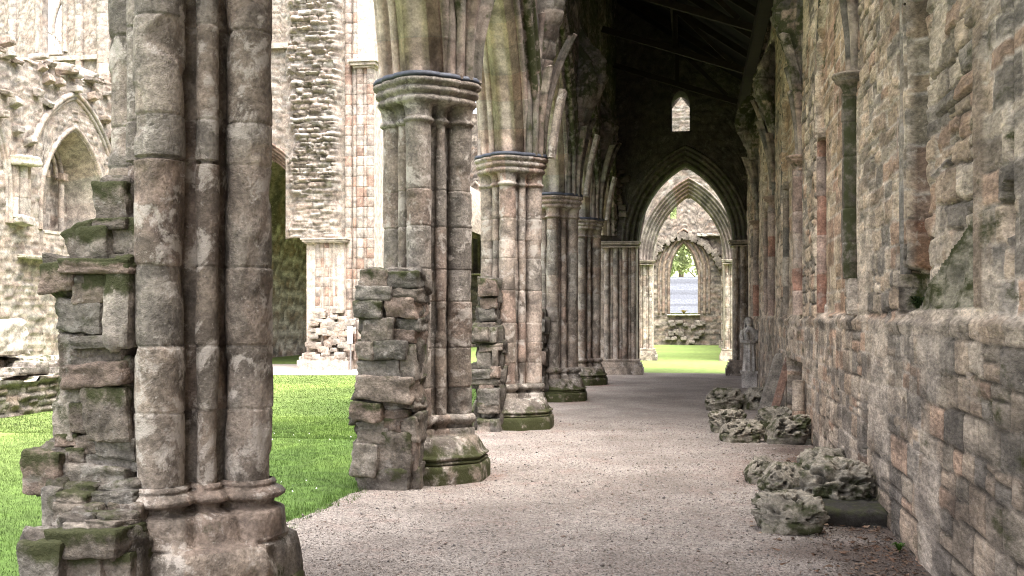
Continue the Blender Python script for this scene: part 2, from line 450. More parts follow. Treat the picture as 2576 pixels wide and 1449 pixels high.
STUB2 = [(905,972,682,727,.0),(974,1052,684,722,.03),(900,988,726,758,.02),(978,1052,722,750,.03),(898,966,762,802,.04),(976,1050,752,802,.06),
 (908,985,806,858,.02),(986,1050,804,832,.0),(988,1048,832,862,.02),(898,938,864,906,.05),(938,1022,862,906,.08),(908,1010,907,948,.0),(1012,1048,868,950,.05),
 (898,1038,950,1008,.06),(888,964,1012,1056,.08),(966,1004,1010,1030,.0),(1004,1046,1008,1028,.0),(968,1028,1030,1056,.02),(900,966,1056,1080,.0),
 (966,1008,1054,1084,.05),(1006,1048,1052,1110,.06),(898,972,1076,1114,.0),(886,948,1114,1190,.07),(946,1042,1084,1186,.04),(1000,1046,1110,1180,.02),
 (905,1030,1186,1245,.02),(1000,1052,1180,1232,.0)]

def stub_from_list(acc, lst, zc, xface, ydepth, seed):
    rs = np.random.default_rng(seed)
    Xl, Xr = 9, -9
    zc0 = zc
    for i, (u0, u1, v0, v1, b) in enumerate(lst):
        zc = zc0 if zc0 > 8 or v0 < 1234 else (zc0 - .18 if v0 < 1310 else zc0 - .38)
        xa = ((u0 - 1288) / F_PX * zc); xb = ((u1 - 1288) / F_PX * zc)
        x0, y0 = xa * cs - zc * sn, xa * sn + zc * cs
        x1, y1 = xb * cs - zc * sn, xb * sn + zc * cs
        zt = H_EYE - (v0 - 800) / F_PX * zc; zb = max(H_EYE - (v1 - 800) / F_PX * zc, -.05)
        r1, r2 = rs.random(2); col = pick('rubble', np.array(r1), np.array(r2), .75, 1.25)
        if b >= .10 and zt - zb > .3: col = np.array([.30, .26, .22])
        dep = ydepth * rs.uniform(.75, 1.)
        yf = min(y0, y1) - b * .65
        rr = (u1 + 12 - 1288) / F_PX; ymax = x1 * (cs + sn * rr) / (cs * rr - sn)
        dep = max(.14, min(dep, ymax + .15 - yf))
        cx, cz = (x0 + x1) / 2, (zt + zb) / 2
        rot = 0. if not (560 < v0 < 600 and u0 < 200 and lst is STUB1) else .45
        mo = .75 if (v0 < 700 and lst is STUB1) or v0 > 1330 else (.5 if rs.random() < .3 else .22)
        rstone(acc, (cx, yf + dep / 2, cz), (abs(x1 - x0) / 2 + .008, dep / 2, (zt - zb) / 2 + .007), seed * 100 + i, col, n=11 if zc > 8 else 16, rot=rot, moss=mo)
        if rot == 0: rstone(acc, (cx - .01, yf + .065 + dep / 2, cz), (abs(x1 - x0) / 2 + .02, dep / 2, (zt - zb) / 2 + .035), seed * 100 + i + 50, np.array([.10, .085, .07]), n=12, moss=.3, amp=.35, pw=6.)

def stub_random(acc, x0, x1, y0, ydepth, ztop, seed, n=7):
    rs = np.random.default_rng(seed); z = 0
    while z < ztop:
        h = rs.uniform(.10, .26); x = x0 + rs.uniform(-.06, .05)
        xr = x1 + rs.uniform(-.04, .04)
        while x < xr - .06:
            wd = rs.uniform(.15, .38)
            if x + wd > xr - .08: wd = xr - x
            col = pick('rubble', np.array(rs.random()), np.array(rs.random()), .8, 1.3)
            b = rs.uniform(-.04, .09)
            hh = h * rs.uniform(.82, 1.)
            rstone(acc, (x + wd / 2, y0 - b + ydepth / 2, z + hh / 2), (wd / 2 + .006, ydepth / 2, hh / 2 + .005), seed * 77 + int(z * 1000) + int(x * 100), col, n=n, moss=.45 if (z < .3 or z > ztop - .3) else .2)
            rstone(acc, (x + wd / 2, y0 + .095 + ydepth / 2, z + h / 2), (wd / 2 + .05, ydepth / 2, h / 2 + .04), seed * 78 + int(z * 1000) + int(x * 100), np.array([.08, .067, .055]), n=5, moss=.3, amp=.2)
            x += wd + .008
        z += h + .006

course_web = Course(57, (.12, .26), (.18, .42), warp=.03)
def springer(X0, Y0, dr, z0, H, seed, parent, r0=.10, R=3.2, ribs=(-80, -45, 0, 45, 80), ribr=.06, ribL=(1.2, 2.6), nphi=90, nh=90, pal='arch', squash=1.):
    """broken vault springer: a torn rubble cone with clean moulded ribs fanning out of it"""
    arc = lambda h: R - np.sqrt(np.maximum(R * R - np.minimum(h, R * .98) ** 2, 0))
    ph = np.radians(np.linspace(-90, 90, nphi)); t = np.linspace(0, 1, nh)
    T, PH = np.meshgrid(t, ph, indexing='ij')
    hgt = T * H
    rho = np.maximum(r0 * .62 + arc(hgt) * .80 - .05, .02)
    lim = .62 + .30 * fbm(PH * 1.4, seed * 1.3, 0., 3, seed)          # where the webs are torn away
    rho = rho * (1 - .92 * sstep(lim - .10, lim + .30, T))
    hg, cg = stone_surface(PH * .55 + seed, hgt, course_web, pal, seed + 2, joint=.014, bev=.03, amp=.055, rough=.04, mortar=(.10, .085, .068), lo=.5, hi=1.0)
    rho = rho + hg * (.35 + .65 * sstep(.1, .6, T)) * np.cos(PH) ** .5
    P = np.stack([X0 + dr * rho * np.cos(PH) * squash, Y0 + rho * np.sin(PH), z0 + hgt], -1)
    mo = np.clip(.10 + .6 * fbm(PH * 1.5, hgt * 1.2, 2., 3, seed + 9) + .18 * sstep(.4, 2., hgt), 0, 1)
    ac = Acc(); ac.grid(P, col=cg, moss=mo.ravel())
    o = build('vault_springer', ac, M_ARCH, parent)
    r_ = np.random.default_rng(seed)
    for q, a in enumerate(ribs):
        L = r_.uniform(*ribL) * (.8 if abs(a) < 20 else 1.); nn = int(L / .04); h = np.linspace(0, L, nn); ar = math.radians(a)
        d = r0 + arc(h) * (.95 if abs(a) < 60 else .55)
        base = np.stack([X0 + dr * d * math.cos(ar) * squash, Y0 + d * math.sin(ar), z0 + h], -1)
        out = np.array([dr * math.cos(ar), math.sin(ar), 0]); sd = np.array([-out[1], out[0], 0])
        prof = [(-1.25, -1.2), (-1.15, -.3), (-.85, -.05), (-.95, .2), (-.75, .75), (-.35, 1.15), (0, 1.28), (.35, 1.15), (.75, .75), (.95, .2), (.85, -.05), (1.15, -.3), (1.25, -1.2)]
        Pp = base[:, None] + ribr * (np.array([p[0] for p in prof])[None, :, None] * sd + np.array([p[1] for p in prof])[None, :, None] * out)
        Pp = Pp + .006 * fbm(Pp[..., 0] * 9, Pp[..., 1] * 9, Pp[..., 2] * 6, 3, seed + q)[..., None]
        v = np.floor(h / .38 + q * .3); col = np.repeat(pick('arch' if dr > 0 else 'aisle', h1(v, v * 0 + q, seed), h1(v, v * 0 + q, seed + 1), .7, 1.15)[:, None], len(prof), 1)
        fr = np.abs((h / .38 + q * .3) % 1 - .5) > .46; col[fr] *= .55
        rb = Acc(); rb.grid(Pp, col=col, moss=np.clip(.15 + .4 * fbm(Pp[..., 0], Pp[..., 1] * 2, Pp[..., 2], 3, seed + 3), 0, 1).ravel())
        e = Pp[-1]; rb.raw(np.vstack([e, e.mean(0)[None] + [0, 0, .03]]), T=[(i, i + 1, len(e)) for i in range(len(e) - 1)], col=(.22, .18, .14))
        build('rib', rb, M_ARCH, o)
    return o

LABELS_PIER = {
 1: 'massive clustered stone pier nearest the camera, rising out of frame beside the broken wall stub',
 2: 'second clustered pier with moulded capital and mossy green plinth at the gravel edge',
 3: 'third clustered pier, with grey rubble stub on its left and low mossy plinth',
 4: 'fourth clustered pier with narrow stub and a broken rib leaning above its capital',
 5: 'farthest free standing clustered pier, just before the dark end wall',
 0: 'clustered pier behind the camera at the west end of the arcade'}
BLUE = True
for k, py in enumerate(PIER_Y):
    if k == 0: continue
    rng = np.random.default_rng(100 + k)
    near = k == 1
    dz, na = {0: (.08, 16), 1: (.014, 56), 2: (.020, 40), 3: (.03, 30), 4: (.04, 24), 5: (.05, 20)}[k]
    px = PIER_X
    root = thing('arcade_pier', LABELS_PIER[k], 'pier', (px, py, 0), 'clustered piers of the aisle arcade')
    ex = (2.47, 1.92) if near else ()
    joints = drum_levels(rng, .66, 3.66, ex)
    pal = 'pier' if k < 3 else 'pierpink'
    deep = [(2.47, .030, .014)] if near else None
    for i, (a, Rk, rk) in enumerate(SHAFTS):
        ar = math.radians(a); ac = Acc()
        jj = joints if i < 4 else joints
        side_deep = deep if (near and a in (270., 225., 315.)) else None
        shaft(ac, px + Rk * math.cos(ar), py + Rk * math.sin(ar), rk, .60, 3.68, jj, dz, na if i < 4 else int(na * .6), 200 + k * 20 + i, pal, amp=.009 if near else .009, deep=side_deep)
        build('shaft', ac, M_PIER, root)
    ac = Acc(); shaft(ac, px, py, .235, .60, 3.68, joints, dz * 2, na, 300 + k, pal, amp=.012)
    build('core', ac, M_PIER, root)
    # base mouldings: lobed rings -> pedestals -> octagon
    nph = {1: 220, 2: 200, 3: 150}.get(k, 110)
    phi = np.linspace(0, 2 * np.pi, nph, endpoint=False)
    prof = [(.675, 'l', .004), (.668, 'l', .028), (.645, 'l', .046), (.62, 'l', .05), (.595, 'l', .042), (.578, 'l', .018), (.57, 'l', .006), (.545, 'l', .004), (.535, 'l', .022),
            (.525, 'l', .034), (.46, 'l', .040), (.455, 'm', .35), (.42, 'm', .62), (.36, 'm', .9), (.31, 'o', .565), (.285, 'o', .58), (.277, 'o', .60), (.262, 'o', .612), (.247, 'o', .605), (.24, 'o', .583), (.228, 'o', .583), (.222, 'o', .60), (.205, 'o', .605), (.195, 'o', .59)]
    if near:
        prof = [(.785, 'l', .004), (.778, 'l', .018), (.765, 'l', .026), (.752, 'l', .02), (.746, 'l', .03), (.732, 'l', .056), (.714, 'l', .070), (.698, 'l', .066), (.686, 'l', .045), (.68, 'l', .015), (.655, 'l', .008), (.632, 'm', .18), (.62, 'm', .34), (.56, 'm', .42), (.50, 'm', .46), (.485, 'm', .54), (.47, 'o', .505), (.455, 'o', .53), (.40, 'o', .545), (.30, 'o', .555), (.24, 'o', .56)]
    rows, zz = [], []
    dense = []
    for (z0, t0, g0), (z1, t1, g1) in zip(prof[:-1], prof[1:]): dense.append((z0, t0, g0)); dense.append(((z0 + z1) / 2, None, None))
    dense.append(prof[-1])
    def ring(t_, g):
        if t_ == 'l': return lobed(phi, g)
        if t_ == 'm': return lobed(phi, .042) * (1 - g) + octo(phi, .56) * g
        return octo(phi, g)
    rr = [ring(t_, g) for z, t_, g in prof]; full = []; fz = []
    for i in range(len(prof) - 1):
        full += [rr[i], (rr[i] + rr[i + 1]) / 2]; fz += [prof[i][0], (prof[i][0] + prof[i + 1][0]) / 2]
    full.append(rr[-1]); fz.append(prof[-1][0])
    Rr = np.array(full); Z = np.array(fz)[:, None] * np.ones_like(Rr); A = phi[None] * np.ones_like(Rr)
    X, Y = px + Rr * np.cos(A), py + Rr * np.sin(A)
    amp = .024 if near else .012
    Rr = Rr + amp * fbm(X * 5, Y * 5, Z * 5, 5, k) - (.055 if near else .03) * sstep(.22, .42, fbm(X * 2.6, Y * 2.6, Z * 2.6, 4, k + 60))
    Z = Z + .008 * fbm(X * 3, Y * 3, 1., 3, k + 4)
    sec = np.floor(A / (2 * math.pi) * 7 + k * .3); tier = (Z < .46) * 1 + (Z < .26) * 1
    col = pick('pier', h1(sec, tier, 40 + k), h1(sec, tier, 41 + k))
    mo = np.clip(.18 + .5 * (1 - sstep(.15, .5, Z)) + .25 * fbm(X * 2, Y * 2, Z * 2, 3, k), 0, 1)
    if near: mo = mo * .55
    ac = Acc(); ac.grid(np.stack([px + Rr * np.cos(A), py + Rr * np.sin(A), Z], -1), col=col, moss=mo.ravel(), wrap=True)
    build('base_moulding', ac, M_PIER, root)
    ac = Acc(); pz = [.0, .02, .06, .10, .14, .17, .19, .198] if not near else [0, .02, .08, .14, .19, .225, .245, .252]
    go = [.625, .625, .624, .622, .621, .617, .605, .55] if not near else [.585, .588, .587, .586, .584, .578, .565, .51]
    Rr = np.array([octo(phi, g) for g in go]); Z = np.array(pz)[:, None] * np.ones_like(Rr); A = phi[None] * np.ones_like(Rr); Z[0] -= .05
    X, Y = px + Rr * np.cos(A), py + Rr * np.sin(A)
    Rr = Rr + .012 * fbm(X * 5, Y * 5, Z * 5, 5, k + 80)
    sec = np.floor(A / (2 * math.pi) * 6 + .2)
    mo = np.clip(.62 + .35 * fbm(X * 2, Y * 2, Z * 2, 3, k + 9), 0, 1) * (.72 if near else 1.)
    ac.grid(np.stack([px + Rr * np.cos(A), py + Rr * np.sin(A), Z], -1), col=pick('pier', h1(sec, sec * 0, 70 + k), h1(sec, sec * 0, 71 + k)) * .9, moss=mo.ravel(), wrap=True)
    build('plinth', ac, M_PIER, root)
    # capital
    prof = [(3.60, 'l', -.01), (3.615, 'l', .012), (3.63, 'l', .03), (3.65, 'l', .032), (3.665, 'l', .014), (3.68, 'l', .005), (3.73, 'l', .012), (3.78, 'm', .22), (3.80, 'm', .45),
            (3.812, 'g', .485), (3.835, 'g', .503), (3.862, 'g', .503), (3.878, 'g', .488), (3.885, 'g', .475), (3.895, 'g', .488), (3.915, 'g', .518), (3.945, 'g', .526), (3.965, 'g', .512),
            (3.973, 'g', .500), (3.985, 'g', .515), (4.005, 'g', .545), (4.03, 'g', .55), (4.048, 'g', .535), (4.052, 'g', .40)]
    def cring(t_, g):
        soft = .965 * (.60 * g + .40 * g * (lobed(phi, .06) / .45))
        if t_ == 'l': return lobed(phi, g)
        if t_ == 'm': return lobed(phi, .012) * (1 - g) + (.8 * .485 + .2 * .485 * lobed(phi, .05) / .45) * g
        return soft
    Rr = np.array([cring(t_, g) for z, t_, g in prof]); Z = np.array([p[0] for p in prof])[:, None] * np.ones_like(Rr); A = phi[None] * np.ones_like(Rr)
    X, Y = px + Rr * np.cos(A), py + Rr * np.sin(A)
    Rr = Rr + .010 * fbm(X * 5, Y * 5, Z * 5, 4, k + 90); Z = Z + .006 * fbm(X * 4, Y * 4, 1., 3, k)
    sec = np.floor(A / (2 * math.pi) * 8)
    ac = Acc(); ac.grid(np.stack([px + Rr * np.cos(A), py + Rr * np.sin(A), Z], -1), col=pick(pal, h1(sec, sec * 0, 90 + k), h1(sec, sec * 0, 91 + k)), wrap=True)
    build('capital', ac, M_PIER, root)
    a2 = [(.46, 4.046), (.545, 4.052), (.548, 4.075), (.535, 4.10), (.40, 4.115)]
    Rr = np.array([cring('g', g) for g, z in a2]); Z = np.array([z for g, z in a2])[:, None] * np.ones_like(Rr) + .008 * fbm(X[:5] * 5, Y[:5] * 5, 3., 3, k); A = phi[None] * np.ones_like(Rr)
    ac = Acc(); ac.grid(np.stack([px + Rr * np.cos(A), py + Rr * np.sin(A), Z], -1), wrap=True)
    build('lead_flashing', ac, M_LEAD, root)
    # torn-off stub of the screen wall on the nave half of the pier's west face
    ac = Acc()
    if k == 1: stub_from_list(ac, STUB1, 5.56, 0, .5, 11)
    elif k == 2: stub_from_list(ac, STUB2, 10.3, 0, .6, 12)
    elif k == 3:
        stub_random(ac, -3.14, -2.80, py - .72, .6, 1.45, 13, 8); stub_random(ac, -3.08, -2.86, py - .60, .5, 2.2, 113, 8)
    elif k == 4: stub_random(ac, -3.10, -2.88, py - .70, .75, 1.75, 14, 7)
    else: ac = None
    if ac is not None: build('broken_wall_stub', ac, M_RUB, root)
    # vault springer on the aisle side
    Hs = {1: 2.6, 2: 2.6, 3: 3.3, 4: 3.5, 5: 3.6}[k]
    springer(FACE_A - .16, py, 1, 4.06, Hs, 400 + k, root, r0=.22, R=2.5 if k < 3 else 3.5, ribs=(-86, -64, -42, 42, 64, 86) if k >= 3 else (-86, -64, -40, 0, 40, 64, 86), ribr=.05, ribL=(1.0, 2.1), nphi=110, nh=110)
    if k >= 3:
        ac = Acc(); L = {3: 1.0, 4: 1.2, 5: 1.05}[k]
        h = np.linspace(0, L, 16)
        for oy, rr_ in ((-.15, .055), (-.03, .062)):
            arc = .45 * (3.6 - np.sqrt(3.6 ** 2 - h ** 2)) + .10 * h
            pts = np.stack([FACE_A + .17 + arc * 1.1, np.full(16, py + oy) - .25 * arc, 4.05 + h], -1)
            pts += .012 * np.stack([fbm(h * 3, oy * 9, 0., 2, k), fbm(h * 3, oy * 9, 5., 2, k), 0 * h], -1); ac.tube(pts, rr_ * (1 + .12 * fbm(h * 5, oy, 1., 3, k)), 12, col=(.24, .20, .165))
        build('broken_rib', ac, M_PIER, root)

# ================================================================== ARCADE ARCHES AND WALL ABOVE
S_ARC, R_ARC, DROP = 2.335, 3.4, .55      # drop arch: its centres lie below the capitals
half = [(.455, .40), (.475, .40), (.50, .385), (.51, .36), (.49, .335), (.46, .33), (.455, .325)] + roll(.402, .285, .058, 40, -120, 8) + [(.35, .265), (.325, .275), (.305, .26), (.30, .235)] \
     + roll(.262, .195, .052, 50, -125, 8) + [(.222, .165), (.222, .165), (.215, .125), (.215, .125), (.125, .0), (.125, .0), (.04, -.002)]
ARC_PROF = half + [(-n, d) for n, d in reversed(half)]
course_arc = Course(51, (.14, .28), (.25, .6))
def tint_moss(P): return np.clip(-.40 + .80 * sstep(.22, .36, P[..., 0] - PIER_X) + .3 * fbm(P[..., 0], P[..., 1] * .9, P[..., 2] * .9, 3, 8), 0, 1)
names = ['arch nearest the camera, from the massive front pier to the second pier', 'second arch, springing from the capital of the mossy second pier',
         'third arch, between third and fourth piers, with broken ribs beside it', 'fourth arch, narrow in view, between fourth and fifth piers', 'last arch before the dark end wall, darkest of the arcade']
ends = PIER_Y[1:] + [END_Y - .1]
for i in range(5):
    ya, yb = ends[i], ends[i + 1]; yc = (ya + yb) / 2
    root = thing('arcade_arch', 'moulded pointed stone ' + names[i], 'arch', (PIER_X, yc, CAP_Z), 'pointed arches of the aisle arcade')
    ac = Acc()
    arch_sweep(ac, ARC_PROF, S_ARC, R_ARC, (PIER_X, yc, CAP_Z + .02 - DROP), (0, 1, 0), (1, 0, 0), nseg=60 if i < 3 else 36, seed=500 + i, vous=.46, moss=tint_moss, pal='pierpink', mod=(1.05, 1.45), joints=i < 3, z0=DROP, shade=lambda n_: 1.35 if n_ < .235 else .72)  # nave-lit soffit brightened, aisle-side rolls shaded, all in the colour
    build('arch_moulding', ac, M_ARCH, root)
    for nm, xf, dr in (('aisle_face', FACE_A, 1), ('nave_face', FACE_N, -1)):
        ac = Acc(); du = .05 if dr > 0 else .16
        y = np.linspace(ya, yb, int((yb - ya) / du) + 1)
        zb = np.maximum(CAP_Z + .02, CAP_Z + .02 - DROP + np.where(np.abs(y - yc) < S_ARC + .36, arch_z(np.minimum(np.abs(y - yc), S_ARC + .36), S_ARC, R_ARC, .36), 0))
        ZT = 12.6
        t = np.linspace(0, 1, int(8.5 / du)) ** 1.0
        Yg = y[None] * np.ones((len(t), 1)); Zg = zb[None] + (ZT - zb[None]) * t[:, None]
        hg, cg = stone_surface(Yg, Zg, course_arc, 'aisle' if dr > 0 else 'nave', 52, amp=.05, rough=.03, lo=.38, hi=.7, plaster=0., mortar=(.12, .10, .08))
        P = np.stack([xf + dr * hg, Yg, Zg], -1)
        ac.grid(P, col=cg, moss=np.clip(.4 + .5 * fbm(Yg * .7, Zg * .7, 2., 3, 3), 0, 1).ravel() if dr > 0 else 0.)
        build(nm, ac, M_ARCH if dr > 0 else M_NAVE, root)
    ac = Acc(); ac.box(FACE_N - .02, FACE_A + .02, ya, yb, 12.58, 12.75, col=(.25, .21, .18)); build('wall_top', ac, M_ARCH, root, smooth=False)

# ================================================================== AISLE WALL (right)
RESP = [5.4, 10.65, 15.9, 21.1, 26.3]
XL, XU = 1.50, 1.535
course_lo = Course(61, (.13, .25), (.22, .55), warp=.035)
course_up = Course(62, (.11, .22), (.18, .5), warp=.06)
course_as = Course(63, (.24, .36), (.35, .6), warp=.006, jit=.2)
course_jb = Course(64, (.30, .42), (6., 7.), warp=.0, jit=.1)

def aisle_wall_xyz(y, z):
    hl, cl = stone_surface(y, z, course_lo, 'aisle', 65, joint=.012, bev=.012, amp=.012, rough=.009, mortar=(.44, .385, .33), plaster=.20, plcol=(.43, .37, .31), lo=.95, hi=1.42, vmort=True)
    hu, cu = stone_surface(y, z, course_up, 'aisle', 66, joint=.013, bev=.014, amp=.022, rough=.018, mortar=(.52, .45, .385), plaster=.26, plcol=(.52, .44, .36), lo=1.05, hi=1.55, vmort=True)
    ha, ca = stone_surface(y, z, course_as, 'ashlar', 67, joint=.014, bev=.02, amp=.012, rough=.006, mortar=(.50, .44, .38), plaster=-.02)
    hj, cj = stone_surface(y, z, course_jb, 'ashlar', 68, joint=.013, bev=.02, amp=.014, rough=.008, mortar=(.50, .44, .38), lo=.6, hi=.9)
    up = sstep(1.615, 1.66, z + .03 * fbm(y * 1.5, z * 0, 0., 3, 4))
    x = XL + (XU - XL) * up; h = hl * (1 - up) + hu * up
    col = cl * (1 - up[..., None]) + cu * up[..., None]
    mo = np.clip(.15 + .35 * fbm(y * .8, z * .8, 4., 4, 69) + .35 * (1 - sstep(0, .45, z)), 0, 1)
    # string course at the ledge
    st = np.exp(-((z - 1.61) / .03) ** 2) * sstep(-.45, .1, fbm(y * 1.3, 0., 0., 3, 6))
    h = h + .015 * st; col = col * (1 - .25 * st[..., None])
    # dark weathered blocks at the foot of the near wall
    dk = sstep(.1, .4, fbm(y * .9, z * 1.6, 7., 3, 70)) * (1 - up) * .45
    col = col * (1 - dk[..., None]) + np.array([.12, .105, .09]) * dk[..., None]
    for i, r in enumerate(RESP):
        o0, o1 = (6.2, 8.15) if i == 0 else (r + .62, r + 3.42)
        c, s = (o0 + o1) / 2, (o1 - o0) / 2
        RA = 2.3; se = np.where(z > 4.1, np.sqrt(np.maximum(RA * RA - (z - 4.1) ** 2, 0)) - (RA - s), s)
        iw = np.clip((se - np.abs(y - c)) / .07, 0, 1) * sstep(1.68, 1.72, z); inside = iw > .5
        if i == 0:
            # deep splayed far jamb of dressed blocks, rubble blocking, sloping mossy fill
            dep = np.clip((o1 - y) / .10, 0, 1) * .14
            dep = np.minimum(dep, np.clip((y - o0) / .03, 0, 1) * .14)
            x = np.where(inside, x + dep, x)
            jb = inside & (y > o1 - .13)
            h = np.where(inside, np.where(jb, hj, hu * 1.8), h)
            rb = cj.copy()
            red = (z < 2.35 + 0 * y)[..., None]
            rb = np.where(red, rb * np.array([.95, .74, .66]), rb * .9) * np.array([.72, .74, .76])
            col = np.where(jb[..., None], rb, col)
            # sloping fill
            fz = 1.68 + np.clip((o1 - .12 - y) / 1.85, 0, 1) * .88
            fl = inside & (z < fz + .04 * fbm(y * 5, z * 5, 0., 3, 5)) & (y < o1 - .11)
            x = np.where(fl, np.minimum(x, XU + .01 + .125 * np.clip((z - 1.68) / .75, 0, 1)), x)
            nf = fbm(y * 7, z * 7, 2., 5, 77)
            h = np.where(fl, .03 * nf + .03 * fbm(y * 3, z * 3, 1., 3, 78), h)
            mo = np.where(fl, np.clip(.52 + .3 * nf, 0, .72), mo)
            fcol = np.array([.235, .215, .165]) * (1 + .35 * nf)[..., None]
            col = np.where(fl[..., None], fcol, col)
            # dressed near jamb, pinkish
            nj = (y > o0 - .17) & (y < o0 + .0) & (z > 1.7)
            col = np.where(nj[..., None], np.array([.31, .245, .19]) * (.8 + .4 * h1(np.floor(z / .3 + .3), np.floor(z * 0), 5))[..., None], col)
            h = np.where(nj, .03 + .006 * fbm(y * 8, z * 8, 1., 3, 2), h)
            # grooves beside the jamb shaft
            for g0, g1, gd in ((o1 + .03, o1 + .15, .10), (o1 + .29, o1 + .38, .08)):
                g = sstep(g0, g0 + .015, y) * (1 - sstep(g1 - .015, g1, y)) * sstep(1.98, 2.03, z)
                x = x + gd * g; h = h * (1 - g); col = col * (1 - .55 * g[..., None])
            h = np.where((y > o1) & (y < o1 + .46) & (z > 1.72), h * .3, h)
            # base niche with a tuft of fern
            nb = sstep(o1 - .10, o1 - .06, y) * (1 - sstep(o1 + .34, o1 + .38, y)) * (1 - sstep(1.95, 2.05, z)) * sstep(1.67, 1.70, z)
            x = x + .16 * nb; mo = np.maximum(mo, .75 * nb)
        else:
            x = x + .075 * iw; h = ha * iw + h * (1 - iw) * (1 - .8 * sstep(.0, .5, iw))
            fade = sstep(-.1, .3, fbm(y * .9, z * .9, 5., 3, 71))[..., None] * .7
            col = col * (1 - iw[..., None]) + (ca * (1 - fade) + col * fade) * iw[..., None]
            g = sstep(o1 - .50, o1 - .46, y) * (1 - sstep(o1 - .25, o1 - .22, y)) * sstep(1.80, 1.84, z) * (1 - sstep(3.80, 3.95, z))
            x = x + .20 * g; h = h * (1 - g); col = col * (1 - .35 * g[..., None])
        for g0, g1 in ((r - .24, r - .13), (r + .13, r + .20)):
            g = sstep(g0, g0 + .02, y) * (1 - sstep(g1 - .02, g1, y)) * sstep(1.75, 1.8, z)
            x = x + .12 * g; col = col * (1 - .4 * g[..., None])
        # dressed strip carrying the respond shaft
        ds = (np.abs(y - r) < .22) & (z > 1.7)
        h = np.where(ds, h * .35, h)
    # a slot torn out beside the broken respond foot, and a putlog hole
    wob = .05 * fbm(z * 4, 0., 0., 3, 12)
    sl_ = sstep(9.74, 9.79, y + wob) * (1 - sstep(9.98 - .09 * sstep(.5, .9, z), 10.03 - .09 * sstep(.5, .9, z), y + wob * .5)) * sstep(.02, .06, z) * (1 - sstep(.86, .98, z))
    x = x + .22 * sl_; col = col * (1 - .3 * sl_[..., None])
    for (hy, hz, a, b) in ((5.64, 2.19, .075, .13), (9.62, 2.95, .05, .14), (8.1, .98, .04, .1)):
        q = 1 - sstep(.8, 1.05, np.sqrt(((y - hy) / a) ** 2 + ((z - hz) / b) ** 2) + .25 * fbm(y * 9, z * 9, 0., 2, 3))
        x = x + .22 * q; col = col * (1 - .5 * q[..., None])
    # low recess behind the leaning slabs, its shade darkened into the colour
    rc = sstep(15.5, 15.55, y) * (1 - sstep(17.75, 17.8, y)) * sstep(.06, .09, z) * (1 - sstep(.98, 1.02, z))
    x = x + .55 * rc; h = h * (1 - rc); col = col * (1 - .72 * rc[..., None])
    # general outward roughness
    x = x + .018 * fbm(y * .7, z * .7, 8., 3, 79)
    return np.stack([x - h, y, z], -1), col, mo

root_wall = thing('aisle_wall', 'long rubble aisle wall on the right with blocked windows, wall shafts and ledge at eye height', 'wall', (XL, 15, 0))
ac = Acc()
for y0, y1, d in ((3.2, 11.6, .020), (11.6, 19.6, .032), (19.6, END_Y - .05, .05)):
    zt = 7.5
    y = np.linspace(y0, y1 + (.0 if y1 > 30 else .004), int((y1 - y0) / d)); z = np.linspace(-.06, zt, int(zt / (d * 1.02 if d < .03 else d * .9)))
    Yg, Zg = np.meshgrid(y, z, indexing='xy')
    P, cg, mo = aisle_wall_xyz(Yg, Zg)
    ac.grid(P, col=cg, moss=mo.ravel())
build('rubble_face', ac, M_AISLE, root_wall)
ac = Acc()
y = np.linspace(-7, 3.2, 60); z = np.linspace(-.06, 7.5, 60); Yg, Zg = np.meshgrid(y, z, indexing='xy'); P, cg, mo = aisle_wall_xyz(Yg, Zg)
ac.grid(P, col=cg, moss=mo.ravel()); build('rubble_face', ac, M_AISLE, root_wall)
ac = Acc(); ac.box(2.3, 2.5, -7, END_Y, -.1, 7.5, col=(.24, .2, .17)); build('outer_face', ac, M_AISLE, root_wall, smooth=False)
ac = Acc()
yy = np.linspace(-7, END_Y, 500); xx = np.linspace(1.45, 2.5, 8); Xg, Yg = np.meshgrid(xx, yy, indexing='ij')
ac.grid(np.stack([Xg, Yg, 7.46 + .10 * fbm(Xg * 5, Yg * 3, 0., 4, 5)], -1), col=(.24, .20, .16), moss=.6); build('wall_top', ac, M_AISLE, root_wall)
